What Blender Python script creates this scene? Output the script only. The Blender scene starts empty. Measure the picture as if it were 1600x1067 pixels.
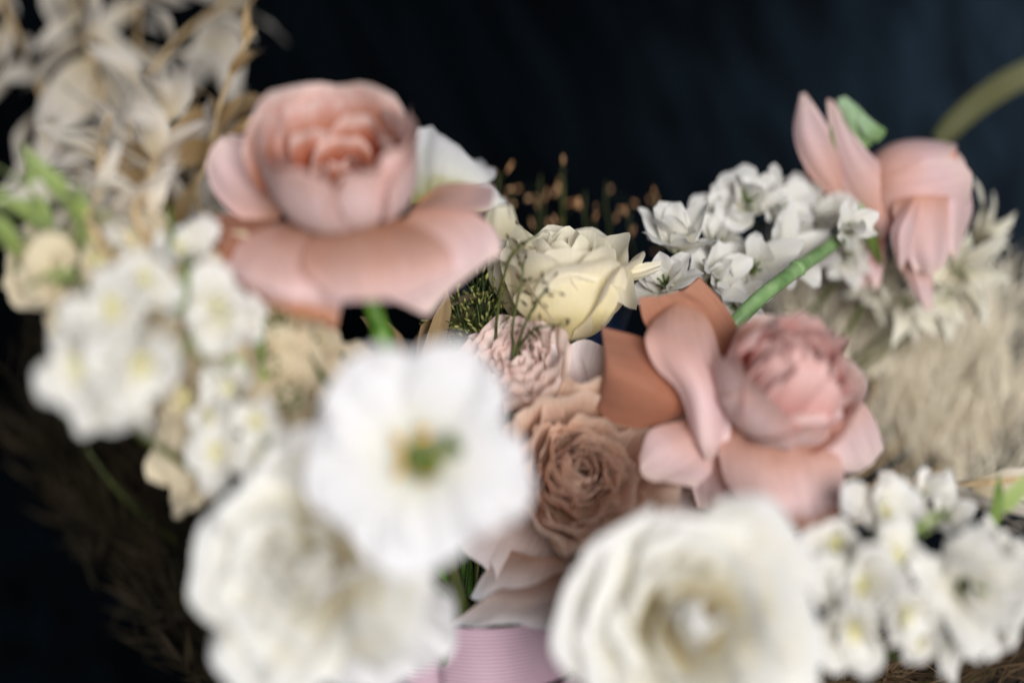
import bpy, math, random
import numpy as np
from mathutils import Vector, Matrix
R = math.radians
scene = bpy.context.scene
C = scene.collection
random.seed(7)
rng = np.random.default_rng(7)

# ------------------------------------------------------------------ camera
CAM_Y, CAM_Z, LENS = -0.65, 0.30, 50.0
cam_data = bpy.data.cameras.new('camera')
cam = bpy.data.objects.new('camera', cam_data)
C.objects.link(cam)
cam.location = (0, CAM_Y, CAM_Z)
cam.rotation_euler = (R(90), 0, 0)
cam_data.lens = LENS
cam_data.sensor_width = 36
cam_data.clip_start = 0.02
cam_data.clip_end = 50
cam_data.dof.use_dof = True
cam_data.dof.focus_distance = 0.645
cam_data.dof.aperture_fstop = 1.4
cam_data.dof.aperture_ratio = 1.35
scene.camera = cam

# ------------------------------------------------------------------ world and lamps
w = bpy.data.worlds.new('World'); scene.world = w
w.use_nodes = True
bg = w.node_tree.nodes['Background']
bg.inputs[0].default_value = (0.54, 0.70, 1.0, 1)
bg.inputs[1].default_value = 0.12

def area_lamp(name, loc, target, size, power, color):
    l = bpy.data.lights.new(name, 'AREA')
    l.shape = 'RECTANGLE'; l.size = size[0]; l.size_y = size[1]
    l.energy = power; l.color = color
    o = bpy.data.objects.new(name, l); C.objects.link(o)
    o.location = loc
    o.rotation_euler = (Vector(target) - Vector(loc)).to_track_quat('-Z', 'Y').to_euler()
    return o
area_lamp('window_light', (0.40, -1.85, 0.36), (0, 0, 0.28), (0.9, 0.9), 55, (1.0, 0.99, 0.98))
bl = area_lamp('added_backdrop_light', (0.66, -0.05, 0.72), (0.50, 0.5, 0.46), (0.25, 0.25), 9.5, (0.80, 0.90, 1.0))  # added lamp without a visible source, brightens the backdrop towards the right
bl.data.spread = R(56)

scene.view_settings.view_transform = 'Standard'
scene.view_settings.look = 'None'
scene.view_settings.exposure = 0.05
scene.view_settings.gamma = 1.0
scene.cycles.max_bounces = 10
scene.cycles.transmission_bounces = 8
scene.cycles.use_denoising = True

def P(px, py, d):
    """A point of the bouquet: d metres in front of the lens, at photo coordinates px, py (1600 wide)."""
    k = 36.0 / LENS * d / 1600.0
    return Vector(((px - 800) * k, CAM_Y + d, CAM_Z - (py - 533.5) * k))

BIND = P(752, 1120, 0.632)          # where the stems are tied

# ------------------------------------------------------------------ object helpers
def setp(o, label=None, cat=None, group=None, kind=None):
    if label: o['label'] = label
    if cat: o['category'] = cat
    if group: o['group'] = group
    if kind: o['kind'] = kind
    return o

def thing(name, label, cat, M, group=None):
    o = bpy.data.objects.new(name, None); C.objects.link(o)
    o.empty_display_size = 0.01
    o.matrix_world = M
    return setp(o, label, cat, group)

def obj(name, me, parent=None, M=None):
    o = bpy.data.objects.new(name, me); C.objects.link(o)
    if parent is not None:
        o.parent = parent
    if M is not None:
        o.matrix_local = M
    return o

def grid_mesh(name, pts, mat, uv=None, inv=None):
    """pts: (nv, nu, 3) array of a smooth sheet; uv 0..1 stored for the petal colouring."""
    nv, nu, _ = pts.shape
    v = pts.reshape(-1, 3)
    if inv is not None:
        m = np.array(inv)
        v = v @ m[:3, :3].T + m[:3, 3]
    i = np.arange(nv * nu).reshape(nv, nu)
    f = np.stack([i[:-1, :-1], i[1:, :-1], i[1:, 1:], i[:-1, 1:]], -1).reshape(-1, 4)
    me = bpy.data.meshes.new(name)
    me.from_pydata(v.tolist(), [], f.tolist())
    l = me.uv_layers.new(name='UVMap')
    U, V = np.meshgrid(np.linspace(0, 1, nu), np.linspace(0, 1, nv))
    flat = np.stack([U.ravel(), V.ravel()], -1)[f.ravel()]
    l.data.foreach_set('uv', flat.astype(np.float32).ravel())
    me.polygons.foreach_set('use_smooth', [True] * len(f))
    me.materials.append(mat)
    me.update()
    return me

def raw_mesh(name, verts, faces, mat, smooth=True):
    me = bpy.data.meshes.new(name)
    me.from_pydata([tuple(p) for p in verts], [], faces)
    me.polygons.foreach_set('use_smooth', [smooth] * len(faces))
    me.materials.append(mat)
    me.update()
    return me

def catmull(pts, n):
    """Catmull-Rom through pts (k, ...) sampled at n values."""
    pts = np.asarray(pts, float)
    k = len(pts)
    if k == 2:
        t = np.linspace(0, 1, n).reshape((-1,) + (1,) * (pts.ndim - 1))
        return pts[0] * (1 - t) + pts[1] * t
    e = np.concatenate([[2 * pts[0] - pts[1]], pts, [2 * pts[-1] - pts[-2]]])
    out = []
    for x in np.linspace(0, k - 1 - 1e-9, n):
        j = int(x); t = x - j
        a, b, c, d = e[j], e[j + 1], e[j + 2], e[j + 3]
        out.append(0.5 * (2 * b + (c - a) * t + (2 * a - 5 * b + 4 * c - d) * t * t + (3 * b - a - 3 * c + d) * t ** 3))
    return np.array(out)

class MB:
    """Collects tubes and blobs into one mesh."""
    def __init__(s): s.v = []; s.f = []
    def tube(s, path, rad, n=8, samples=None):
        p = np.array([tuple(q) for q in path], float)
        if samples: p = catmull(p, samples)
        m = len(p)
        rr = np.interp(np.linspace(0, 1, m), np.linspace(0, 1, len(rad)), rad) if hasattr(rad, '__len__') else np.full(m, rad)
        t = np.gradient(p, axis=0)
        b0 = len(s.v)
        up = np.array([0.31, 0.93, 0.2])
        for i in range(m):
            d = t[i] / (np.linalg.norm(t[i]) + 1e-12)
            x = np.cross(d, up); x /= np.linalg.norm(x) + 1e-12
            y = np.cross(d, x)
            for k in range(n):
                a = 2 * math.pi * k / n
                s.v.append(tuple(p[i] + rr[i] * (math.cos(a) * x + math.sin(a) * y)))
        for i in range(m - 1):
            for k in range(n):
                k2 = (k + 1) % n
                s.f.append((b0 + i * n + k, b0 + i * n + k2, b0 + (i + 1) * n + k2, b0 + (i + 1) * n + k))
        s.f.append(tuple(b0 + k for k in range(n))[::-1])
        s.f.append(tuple(b0 + (m - 1) * n + k for k in range(n)))
        return s
    def blob(s, c, r, axis=(0, 0, 1), nu=8, nv=6, pw=1.0):
        """Ellipsoid, r = (across, along)."""
        q = Vector(axis).normalized().to_track_quat('Z', 'X')
        b0 = len(s.v)
        for i in range(nv + 1):
            a = math.pi * i / nv
            for k in range(nu):
                b = 2 * math.pi * k / nu
                s.v.append(tuple(Vector(c) + q @ Vector((r[0] * math.sin(a) ** pw * math.cos(b), r[0] * math.sin(a) ** pw * math.sin(b), -r[1] * math.cos(a)))))
        for i in range(nv):
            for k in range(nu):
                k2 = (k + 1) % nu
                s.f.append((b0 + i * nu + k, b0 + i * nu + k2, b0 + (i + 1) * nu + k2, b0 + (i + 1) * nu + k))
        return s
    def build(s, name, mat, parent=None, inv=None):
        v = s.v
        if inv is not None:
            v = [tuple(inv @ Vector(p)) for p in v]
        return obj(name, raw_mesh(name, v, s.f, mat), parent)

# ------------------------------------------------------------------ materials
def lin(r, g, b):
    f = lambda c: (c / 255 / 12.92) if c / 255 <= 0.04045 else ((c / 255 + 0.055) / 1.055) ** 2.4
    return (f(r), f(g), f(b), 1)

def petal_mat(name, stops, back=None, transl=0.42, rough=0.65, vein=0.07, edge=None, bump=0.15, vscale=26):
    """Two-sided petal: stops colour the inner face from base to tip, back the outer face."""
    m = bpy.data.materials.new(name); m.use_nodes = True
    nt = m.node_tree; N = nt.nodes; Lk = nt.links
    N.clear()
    out = N.new('ShaderNodeOutputMaterial')
    uv = N.new('ShaderNodeUVMap')
    sep = N.new('ShaderNodeSeparateXYZ'); Lk.new(uv.outputs[0], sep.inputs[0])
    geo = N.new('ShaderNodeNewGeometry')
    oi = N.new('ShaderNodeObjectInfo')
    nz = N.new('ShaderNodeTexNoise'); nz.inputs['Scale'].default_value = 90; nz.inputs['Detail'].default_value = 3
    tc = N.new('ShaderNodeTexCoord'); Lk.new(tc.outputs['Object'], nz.inputs['Vector'])
    wob = N.new('ShaderNodeMath'); wob.operation = 'MULTIPLY_ADD'
    Lk.new(nz.outputs[0], wob.inputs[0]); wob.inputs[1].default_value = 0.35
    sub = N.new('ShaderNodeMath'); sub.operation = 'SUBTRACT'; Lk.new(sep.outputs[1], sub.inputs[0]); sub.inputs[1].default_value = 0.175
    Lk.new(sub.outputs[0], wob.inputs[2])
    def ramp(st):
        r = N.new('ShaderNodeValToRGB')
        while len(r.color_ramp.elements) < len(st): r.color_ramp.elements.new(0.5)
        for e, (p, c) in zip(r.color_ramp.elements, st):
            e.position = p; e.color = c
        Lk.new(wob.outputs[0], r.inputs[0])
        return r.outputs[0]
    col = ramp(stops)
    if back:
        mx = N.new('ShaderNodeMix'); mx.data_type = 'RGBA'
        Lk.new(geo.outputs['Backfacing'], mx.inputs[0]); Lk.new(col, mx.inputs[6]); Lk.new(ramp(back), mx.inputs[7])
        col = mx.outputs[2]
    # veins running along the petal
    mp = N.new('ShaderNodeCombineXYZ')
    vu = N.new('ShaderNodeMath'); vu.operation = 'MULTIPLY'; Lk.new(sep.outputs[0], vu.inputs[0]); vu.inputs[1].default_value = vscale
    vv = N.new('ShaderNodeMath'); vv.operation = 'MULTIPLY'; Lk.new(sep.outputs[1], vv.inputs[0]); vv.inputs[1].default_value = 2.2
    Lk.new(vu.outputs[0], mp.inputs[0]); Lk.new(vv.outputs[0], mp.inputs[1]); Lk.new(oi.outputs['Random'], mp.inputs[2])
    vn = N.new('ShaderNodeTexNoise'); vn.inputs['Scale'].default_value = 1.0; vn.inputs['Detail'].default_value = 2
    Lk.new(mp.outputs[0], vn.inputs['Vector'])
    hs = N.new('ShaderNodeHueSaturation')
    val = N.new('ShaderNodeMapRange'); val.inputs[3].default_value = 1 - vein * 2.5; val.inputs[4].default_value = 1 + vein * 1.5
    Lk.new(vn.outputs[0], val.inputs[0])
    rnd = N.new('ShaderNodeMapRange'); rnd.inputs[3].default_value = 0.93; rnd.inputs[4].default_value = 1.05
    Lk.new(oi.outputs['Random'], rnd.inputs[0])
    mul = N.new('ShaderNodeMath'); mul.operation = 'MULTIPLY'; Lk.new(val.outputs[0], mul.inputs[0]); Lk.new(rnd.outputs[0], mul.inputs[1])
    Lk.new(mul.outputs[0], hs.inputs['Value']); Lk.new(col, hs.inputs['Color'])
    bp = N.new('ShaderNodeBump'); bp.inputs['Strength'].default_value = bump; bp.inputs['Distance'].default_value = 0.0008
    Lk.new(vn.outputs[0], bp.inputs['Height'])
    pr = N.new('ShaderNodeBsdfPrincipled')
    pr.inputs['Roughness'].default_value = rough
    pr.inputs['Specular IOR Level'].default_value = 0.15
    pr.inputs['Sheen Weight'].default_value = 0.12
    Lk.new(hs.outputs[0], pr.inputs['Base Color']); Lk.new(bp.outputs[0], pr.inputs['Normal'])
    tr = N.new('ShaderNodeBsdfTranslucent'); Lk.new(hs.outputs[0], tr.inputs[0])
    ms = N.new('ShaderNodeMixShader'); ms.inputs[0].default_value = transl
    Lk.new(pr.outputs[0], ms.inputs[1]); Lk.new(tr.outputs[0], ms.inputs[2])
    Lk.new(ms.outputs[0], out.inputs[0])
    return m

def plain_mat(name, c1, c2, scale=60, rough=0.6, spec=0.3, bump=0.2, stretch=(1, 1, 1)):
    m = bpy.data.materials.new(name); m.use_nodes = True
    nt = m.node_tree; N = nt.nodes; Lk = nt.links
    pr = N['Principled BSDF']
    tc = N.new('ShaderNodeTexCoord')
    mp = N.new('ShaderNodeMapping'); mp.inputs['Scale'].default_value = stretch
    nz = N.new('ShaderNodeTexNoise'); nz.inputs['Scale'].default_value = scale; nz.inputs['Detail'].default_value = 5
    Lk.new(tc.outputs['Object'], mp.inputs[0]); Lk.new(mp.outputs[0], nz.inputs['Vector'])
    r = N.new('ShaderNodeValToRGB')
    r.color_ramp.elements[0].position = 0.3; r.color_ramp.elements[0].color = c1
    r.color_ramp.elements[1].position = 0.7; r.color_ramp.elements[1].color = c2
    Lk.new(nz.outputs[0], r.inputs[0]); Lk.new(r.outputs[0], pr.inputs['Base Color'])
    b = N.new('ShaderNodeBump'); b.inputs['Strength'].default_value = bump; b.inputs['Distance'].default_value = 0.001
    Lk.new(nz.outputs[0], b.inputs['Height']); Lk.new(b.outputs[0], pr.inputs['Normal'])
    pr.inputs['Roughness'].default_value = rough
    pr.inputs['Specular IOR Level'].default_value = spec
    return m

TAN = lin(190, 132, 104); TAN2 = lin(208, 156, 132); PINK = lin(226, 182, 170); PALE = lin(238, 212, 204); LAV = lin(233, 202, 202); RUST = lin(132, 56, 34)
M = {}
M['rose_in'] = petal_mat('pink_rose_petal', [(0.0, lin(190, 120, 66)), (0.3, lin(176, 104, 76)), (0.7, lin(198, 138, 112)), (0.9, PINK), (1.0, PALE)],
                         [(0.0, lin(232, 200, 164)), (0.25, lin(238, 214, 206)), (0.75, lin(236, 208, 206)), (1.0, lin(230, 194, 184))])
M['rose_heart'] = petal_mat('pink_rose_heart_petal', [(0.0, RUST), (0.62, lin(156, 80, 54)), (0.82, lin(198, 138, 114)), (0.96, PALE), (1.0, PALE)],
                            [(0.0, TAN), (0.5, lin(188, 116, 94)), (0.85, lin(216, 162, 148)), (1.0, lin(226, 180, 168))])
M['rose_pink_heart'] = petal_mat('rosy_heart_petal', [(0.0, lin(176, 76, 64)), (0.6, lin(204, 118, 106)), (0.85, lin(228, 178, 170)), (1.0, lin(238, 206, 200))],
                            [(0.0, lin(206, 130, 118)), (0.6, lin(224, 168, 160)), (1.0, lin(238, 204, 198))])
M['rose_tan'] = petal_mat('tan_rose_petal', [(0.0, lin(166, 106, 80)), (0.6, lin(178, 122, 98)), (1.0, lin(192, 138, 114))], None)
M['rose_tan2pink'] = petal_mat('tan_to_pink_petal', [(0.0, lin(196, 134, 92)), (0.25, TAN2), (0.6, PINK), (1.0, LAV)], None)
M['rose_pink'] = petal_mat('pink_petal', [(0.0, TAN2), (0.25, PINK), (0.7, LAV), (1.0, PALE)], None)
M['rose_pale'] = petal_mat('pale_pink_petal', [(0.0, lin(222, 170, 150)), (0.3, LAV), (1.0, PALE)], None)
M['rose_peach'] = petal_mat('peach_tipped_petal', [(0.0, TAN), (0.4, PINK), (0.75, LAV), (0.95, lin(220, 156, 120)), (1.0, lin(214, 142, 104))], None)
M['white'] = petal_mat('white_petal', [(0.0, lin(176, 172, 96)), (0.13, lin(206, 202, 158)), (0.27, lin(230, 228, 216)), (0.6, lin(229, 227, 226)), (1.0, lin(231, 229, 231))], None, vein=0.02)  # greenish base, its olive deepened in colour to read as throat shade
M['garden_white'] = petal_mat('ivory_petal', [(0.0, lin(228, 208, 128)), (0.35, lin(236, 222, 172)), (0.62, lin(235, 230, 212)), (1.0, lin(234, 233, 231))], None, vein=0.02)
M['cream'] = petal_mat('cream_petal', [(0.0, lin(214, 200, 140)), (0.3, lin(234, 222, 184)), (0.8, lin(238, 230, 204)), (1.0, lin(240, 232, 212))], None, vein=0.04, bump=0.12)
M['spiky'] = petal_mat('pale_spiky_petal', [(0.0, lin(206, 200, 150)), (0.3, lin(232, 224, 198)), (1.0, lin(240, 236, 222))], None, vein=0.08)
M['blush'] = petal_mat('blush_petal', [(0.0, lin(226, 190, 156)), (0.4, lin(238, 214, 194)), (0.85, lin(243, 228, 220)), (1.0, lin(240, 214, 206))], None, vein=0.06)
M['taupe'] = petal_mat('taupe_petal', [(0.0, lin(184, 130, 98)), (0.4, lin(222, 184, 156)), (0.85, lin(236, 206, 184)), (1.0, lin(238, 214, 196))], None, vein=0.08)
M['taupe_skirt'] = petal_mat('whitish_taupe_petal', [(0.0, lin(176, 136, 114)), (0.4, lin(208, 186, 178)), (0.8, lin(224, 214, 214)), (1.0, lin(236, 234, 240))], None, vein=0.05)
M['taupe_pale'] = petal_mat('pale_taupe_petal', [(0.0, lin(186, 142, 118)), (0.4, lin(212, 186, 174)), (1.0, lin(232, 220, 220))], None, vein=0.06)
M['star'] = petal_mat('star_flower_petal', [(0.0, lin(206, 212, 150)), (0.25, lin(227, 222, 205)), (1.0, lin(234, 232, 229))], None, vein=0.06)
M['beige_floret'] = petal_mat('beige_floret_petal', [(0.0, lin(196, 190, 130)), (0.3, lin(222, 206, 172)), (1.0, lin(230, 216, 188))], None, vein=0.06)
M['dry'] = petal_mat('bleached_leaf', [(0.0, lin(190, 172, 138)), (0.5, lin(216, 205, 188)), (1.0, lin(224, 217, 207))], None, vein=0.12, transl=0.3)
M['dry_tan'] = petal_mat('tan_leaf', [(0.0, lin(140, 108, 66)), (0.5, lin(176, 146, 102)), (1.0, lin(184, 156, 116))], None, vein=0.12, transl=0.25)
M['dry_stem'] = plain_mat('dry_stem', lin(150, 122, 84), lin(196, 172, 134), 200, 0.7)
M['stem'] = plain_mat('green_stem', lin(52, 96, 26), lin(104, 146, 54), 130, 0.42, 0.4)
M['stem_pale'] = plain_mat('pale_green_stem', lin(84, 120, 66), lin(142, 170, 118), 80, 0.4, 0.5)
M['stem_dark'] = plain_mat('dark_stem', lin(50, 62, 24), lin(84, 88, 40), 90, 0.5, 0.4)
M['leaf'] = petal_mat('green_leaf', [(0.0, lin(120, 140, 60)), (1.0, lin(84, 112, 44))], None, vein=0.12, transl=0.3, rough=0.4)
M['leaf_pale'] = petal_mat('pale_green_leaf', [(0.0, lin(146, 166, 84)), (1.0, lin(168, 186, 122))], None, vein=0.1, transl=0.35, rough=0.45)
M['sepal_mint'] = petal_mat('mint_sepal', [(0.0, lin(110, 140, 84)), (1.0, lin(168, 194, 158))], None, vein=0.1, transl=0.25, rough=0.5)
M['olive'] = petal_mat('olive_blade', [(0.0, lin(78, 80, 46)), (1.0, lin(104, 102, 72))], None, vein=0.1, transl=0.2, rough=0.5)
M['anther'] = plain_mat('yellow_anther', lin(190, 130, 30), lin(224, 176, 60), 300, 0.7)
M['stigma'] = plain_mat('green_stigma', lin(48, 66, 12), lin(84, 104, 28), 300, 0.6)
M['plume'] = plain_mat('beige_plume', lin(204, 186, 154), lin(246, 238, 220), 260, 0.8, 0.15)
M['plume_brown'] = plain_mat('brown_plume', lin(44, 34, 23), lin(92, 74, 54), 40, 0.8, 0.15)
M['plume_dark'] = plain_mat('dark_plume', lin(14, 12, 7), lin(46, 38, 24), 40, 0.8, 0.15)  # brown strands, colour lowered to stand for the dim light in the gap
M['grass'] = plain_mat('fine_grass', lin(40, 58, 20), lin(72, 88, 36), 60, 0.5, 0.3)
M['seed'] = plain_mat('grass_seed', lin(70, 72, 28), lin(150, 150, 88), 200, 0.5, 0.3)
M['seed_dark'] = plain_mat('dark_seed', lin(44, 34, 22), lin(80, 62, 40), 200, 0.5, 0.3)
M['seed_tan'] = plain_mat('tan_seed_head', lin(150, 104, 66), lin(206, 164, 124), 90, 0.7, 0.2)
M['eye_cream'] = plain_mat('cream_floret_eye', lin(206, 200, 140), lin(226, 220, 170), 200, 0.6)
M['blue'] = plain_mat('deep_blue_gap_fill', lin(12, 34, 66), lin(18, 46, 84), 40, 0.45, 0.4)

def ribbon_mat():
    m = plain_mat('mauve_grosgrain', lin(196, 164, 178), lin(206, 174, 188), 30, 0.5, 0.35, 0.0)
    nt = m.node_tree; N = nt.nodes; Lk = nt.links
    wv = N.new('ShaderNodeTexWave'); wv.bands_direction = 'Z'; wv.inputs['Scale'].default_value = 190; wv.inputs['Distortion'].default_value = 0.3
    tc = N.new('ShaderNodeTexCoord'); Lk.new(tc.outputs['Object'], wv.inputs[0])
    b = N.new('ShaderNodeBump'); b.inputs['Strength'].default_value = 0.9; b.inputs['Distance'].default_value = 0.0008
    Lk.new(wv.outputs[1], b.inputs['Height']); Lk.new(b.outputs[0], N['Principled BSDF'].inputs['Normal'])
    return m
M['ribbon'] = ribbon_mat()

def cloth_mat():
    m = bpy.data.materials.new('navy_wool'); m.use_nodes = True
    nt = m.node_tree; N = nt.nodes; Lk = nt.links
    pr = N['Principled BSDF']
    tc = N.new('ShaderNodeTexCoord')
    mp = N.new('ShaderNodeMapping'); mp.inputs['Scale'].default_value = (1.0, 1.0, 0.22); mp.inputs['Rotation'].default_value = (0, R(22), 0)
    nz = N.new('ShaderNodeTexNoise'); nz.inputs['Scale'].default_value = 300; nz.inputs['Detail'].default_value = 4
    Lk.new(tc.outputs['Object'], mp.inputs[0]); Lk.new(mp.outputs[0], nz.inputs['Vector'])
    r = N.new('ShaderNodeValToRGB')
    e = r.color_ramp.elements
    e[0].position = 0.40; e[0].color = (0.0003, 0.0006, 0.0010, 1)
    e[1].position = 0.62; e[1].color = (0.0020, 0.0037, 0.0054, 1)
    mp2 = N.new('ShaderNodeMapping'); mp2.vector_type = 'TEXTURE'; mp2.inputs['Scale'].default_value = (1.0, 1.0, 18); mp2.inputs['Rotation'].default_value = (0, R(-28), 0)
    n2 = N.new('ShaderNodeTexNoise'); n2.inputs['Scale'].default_value = 55; n2.inputs['Detail'].default_value = 2
    Lk.new(tc.outputs['Object'], mp2.inputs[0]); Lk.new(mp2.outputs[0], n2.inputs['Vector'])
    av = N.new('ShaderNodeMix'); av.data_type = 'FLOAT'; av.inputs[0].default_value = 0.6
    Lk.new(nz.outputs[0], av.inputs[2]); Lk.new(n2.outputs[0], av.inputs[3])
    Lk.new(av.outputs[0], r.inputs[0]); Lk.new(r.outputs[0], pr.inputs['Base Color'])
    b = N.new('ShaderNodeBump'); b.inputs['Strength'].default_value = 0.5; b.inputs['Distance'].default_value = 0.001
    Lk.new(nz.outputs[0], b.inputs['Height']); Lk.new(b.outputs[0], pr.inputs['Normal'])
    pr.inputs['Roughness'].default_value = 0.85
    pr.inputs['Specular IOR Level'].default_value = 0.02
    pr.inputs['Sheen Weight'].default_value = 0.01
    pr.inputs['Sheen Tint'].default_value = (0.5, 0.7, 1, 1)
    return m
M['cloth'] = cloth_mat()

# ------------------------------------------------------------------ setting: a dark cloth under and behind the bouquet
def build_cloth():
    prof = [(-0.9, 0.0), (-0.3, 0.0), (0.1, 0.002), (0.3, 0.03), (0.42, 0.12), (0.49, 0.30), (0.52, 0.6), (0.54, 1.0), (0.55, 1.5)]
    pr = catmull(np.array(prof), 60)
    xs = np.linspace(-1.3, 1.3, 90)
    pts = np.zeros((60, 90, 3))
    for i, (y, z) in enumerate(pr):
        lift = min(1, max(0, (z - 0.03) / 0.25))
        for j, x in enumerate(xs):
            f = 0.022 * math.sin(x * 6.5 + 0.9 + z * 1.4) + 0.012 * math.sin(x * 15 + z * 4 + 1)
            turn = -0.55 * max(0, x - 0.12) ** 1.25      # the cloth comes round at the right
            pts[i, j] = (x, y + (f + turn) * lift, z + 0.004 * math.sin(x * 9 + y * 11) * (1 - lift))
    me = grid_mesh('backdrop', pts, M['cloth'])
    o = obj('backdrop', me)
    o['kind'] = 'structure'
build_cloth()

# ------------------------------------------------------------------ petals
def knot(t, ks):
    return float(np.interp(t, [k[0] for k in ks], [k[1] for k in ks]))

def petal_pts(L, W, r0, ang, z0=0.0, cup=0.0, cup_tip=None, curl=0.0, ruf=0.0, rfreq=3.0, tip=0.0, rnd=0.3, base=0.25, spiral=0.0, seed=0, nu=11, nv=14, mmax=1.9):
    """All lengths in mm; axis +Z, petal centred on +X. ang: tilt from the axis at even steps along the petal."""
    rg = np.random.default_rng(seed)
    u = np.linspace(-1, 1, nu)
    au = np.radians(np.interp(np.linspace(0, 1, 60), np.linspace(0, 1, len(ang)), ang))
    ds = L / 59
    rr = np.concatenate([[0], np.cumsum(np.sin((au[1:] + au[:-1]) / 2) * ds)]) + r0
    zz = np.concatenate([[0], np.cumsum(np.cos((au[1:] + au[:-1]) / 2) * ds)]) + z0
    ph = rg.uniform(0, 6.28, 4)
    out = np.zeros((nv, nu, 3))
    if cup_tip is None: cup_tip = cup
    for j, uu in enumerate(u):
        lu = 1 - rnd * abs(uu) ** 2.6 + tip * math.exp(-(uu / 0.22) ** 2)
        lu += 0.035 * math.sin(uu * 4 + ph[0]) * (1 if rnd > 0 else 0)
        for i in range(nv):
            vn = i / (nv - 1)
            v = min(1.0, vn * lu) if lu <= 1 else vn * lu
            vc = min(v, 1.0)
            hw = W / 2 * (base + (1 - base) * math.sin(math.pi / 2 * min(1, vn / 0.72)))
            k = (cup * (1 - vn) + cup_tip * vn)
            s = uu * hw
            r = np.interp(vc, np.linspace(0, 1, 60), rr); z = np.interp(vc, np.linspace(0, 1, 60), zz); a = np.interp(vc, np.linspace(0, 1, 60), au)
            if v > 1:
                r += math.sin(a) * (v - 1) * L; z += math.cos(a) * (v - 1) * L
            if abs(k) > 1e-5:
                phi = max(-mmax, min(mmax, s * k))
                S = math.sin(phi) / k; B = (1 - math.cos(phi)) / k
            else:
                S = s; B = 0.0
            # rolled-back margin
            m = max(0.0, abs(uu) - 0.45) * max(0.0, vn - 0.35) * curl
            B -= m * hw
            S *= 1 - 0.25 * min(1.5, m)
            rf = ruf * vn ** 1.7 * (math.sin(uu * rfreq + ph[1]) + 0.6 * math.sin(uu * rfreq * 2.3 + ph[2] + vn * 2)) * (0.35 + abs(uu))
            B += rf + spiral * s
            n = (math.cos(a), -math.sin(a))          # outward normal in (r, z)
            out[i, j] = (r - n[0] * B, S, z - n[1] * B)
    return out * 0.001

def frame(axis, loc):
    z = Vector(axis).normalized()
    ref = Vector((0, -0.5, -1))
    x = (ref - z * ref.dot(z)).normalized()
    y = z.cross(x)
    m = Matrix((x, y, z)).transposed().to_4x4()
    m.translation = loc
    return m

def rotz(deg): return Matrix.Rotation(R(deg), 4, 'Z')

def whorl(t, spec, mat, n, th0=0.0, step=137.508, jit=8, seed=0, mats=None, nu=11, nv=14):
    """n petals following spec(t in 0..1, index) as children of t."""
    rg = random.Random(seed)
    for i in range(n):
        q = i / max(1, n - 1)
        s = dict(spec(q, i, rg))
        th = th0 + i * step + rg.uniform(-jit, jit)
        if 'th' in s: th = s.pop('th')
        mm = s.pop('mat', mat)
        me = grid_mesh('petal', petal_pts(seed=seed * 97 + i, nu=nu, nv=nv, **s), mm)
        obj('petal', me, t, rotz(th))

def patch(t, rows, d0, mat, nu=19, nv=19, name='petal', label=None, wob=1.1, seed=0):
    """A petal laid through rows of (px, py, depth offset in mm) from its base to its tip."""
    g = np.array([[tuple(P(px, py, d0 + dd * 0.001)) for (px, py, dd) in row] for row in rows])
    g = catmull(g, nv)
    g = np.swapaxes(catmull(np.swapaxes(g, 0, 1), nu), 0, 1)
    rg = np.random.default_rng(seed + int(rows[0][0][0]))
    ph = rg.uniform(0, 6.28, 3)
    U, V = np.meshgrid(np.linspace(-1, 1, nu), np.linspace(0, 1, nv))
    dz = wob * 0.001 * V * (np.sin(U * 4 + ph[0]) + 0.8 * np.sin(U * 7 + V * 4 + ph[1]) + 0.35 * np.sin(U * 15 + V * 7 + ph[2])) * (0.3 + np.abs(U))
    g[:, :, 1] += dz; g[:, :, 2] += 0.5 * dz
    # round the outer corners a little
    me = grid_mesh(name, g, mat, inv=t.matrix_world.inverted())
    o = obj(name, me, t)
    if label: o['label'] = label
    return o

def stem(t, pts, rad, mat, name='stem', samples=24, n=9, nodes=()):
    mb = MB(); p = [Vector(q) for q in pts]
    mb.tube(p, rad, n, samples)
    cp = catmull(np.array([tuple(q) for q in p]), 60)
    for f in nodes:
        q = cp[int(f * 59)]; q2 = cp[min(59, int(f * 59) + 1)]
        rr = rad[0] if hasattr(rad, '__len__') else rad
        mb.blob(q, (rr * 1.25, rr * 1.3), tuple(q2 - q))
    return mb.build(name, mat, t, t.matrix_world.inverted())

def to_bind(p, axis=None, k=0.05, j=0.012, seed=0):
    """Path of a stem from a flower's base down to the tie and on through it to the cloth."""
    rg = random.Random(seed)
    p = Vector(p)
    a = Vector(axis).normalized() if axis is not None else Vector((0, 0, 1))
    b = BIND + Vector((rg.uniform(-j, j), rg.uniform(-j, j), 0))
    mid = p - a * k
    m2 = Vector((b.x + (mid.x - b.x) * 0.18, b.y + (mid.y - b.y) * 0.12, b.z + 0.045))
    end = Vector((b.x - (p.x - b.x) * 0.10, b.y - (p.y - b.y) * 0.10, 0.004))
    return [p, mid, mid.lerp(m2, 0.6) + Vector((0, 0.01, 0)), m2, b, end]

def sepals(t, mat, n=5, L=22, W=7, a=(60, 95, 120, 140), r0=3, th0=20):
    for i in range(n):
        me = grid_mesh('sepal', petal_pts(L, W, r0, list(a), z0=-1, tip=0.3, rnd=0.55, base=0.7, cup=0.02, ruf=0.6, seed=50 + i, nu=5, nv=9), mat)
        obj('sepal', me, t, rotz(th0 + i * 360 / n))

def hip(t, mat, r=5, l=6):
    mb = MB(); mb.blob((0, 0, -l * 0.0006), (r * 0.001, l * 0.001), nu=10, nv=8)
    return mb.build('calyx', mat, t)

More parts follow.
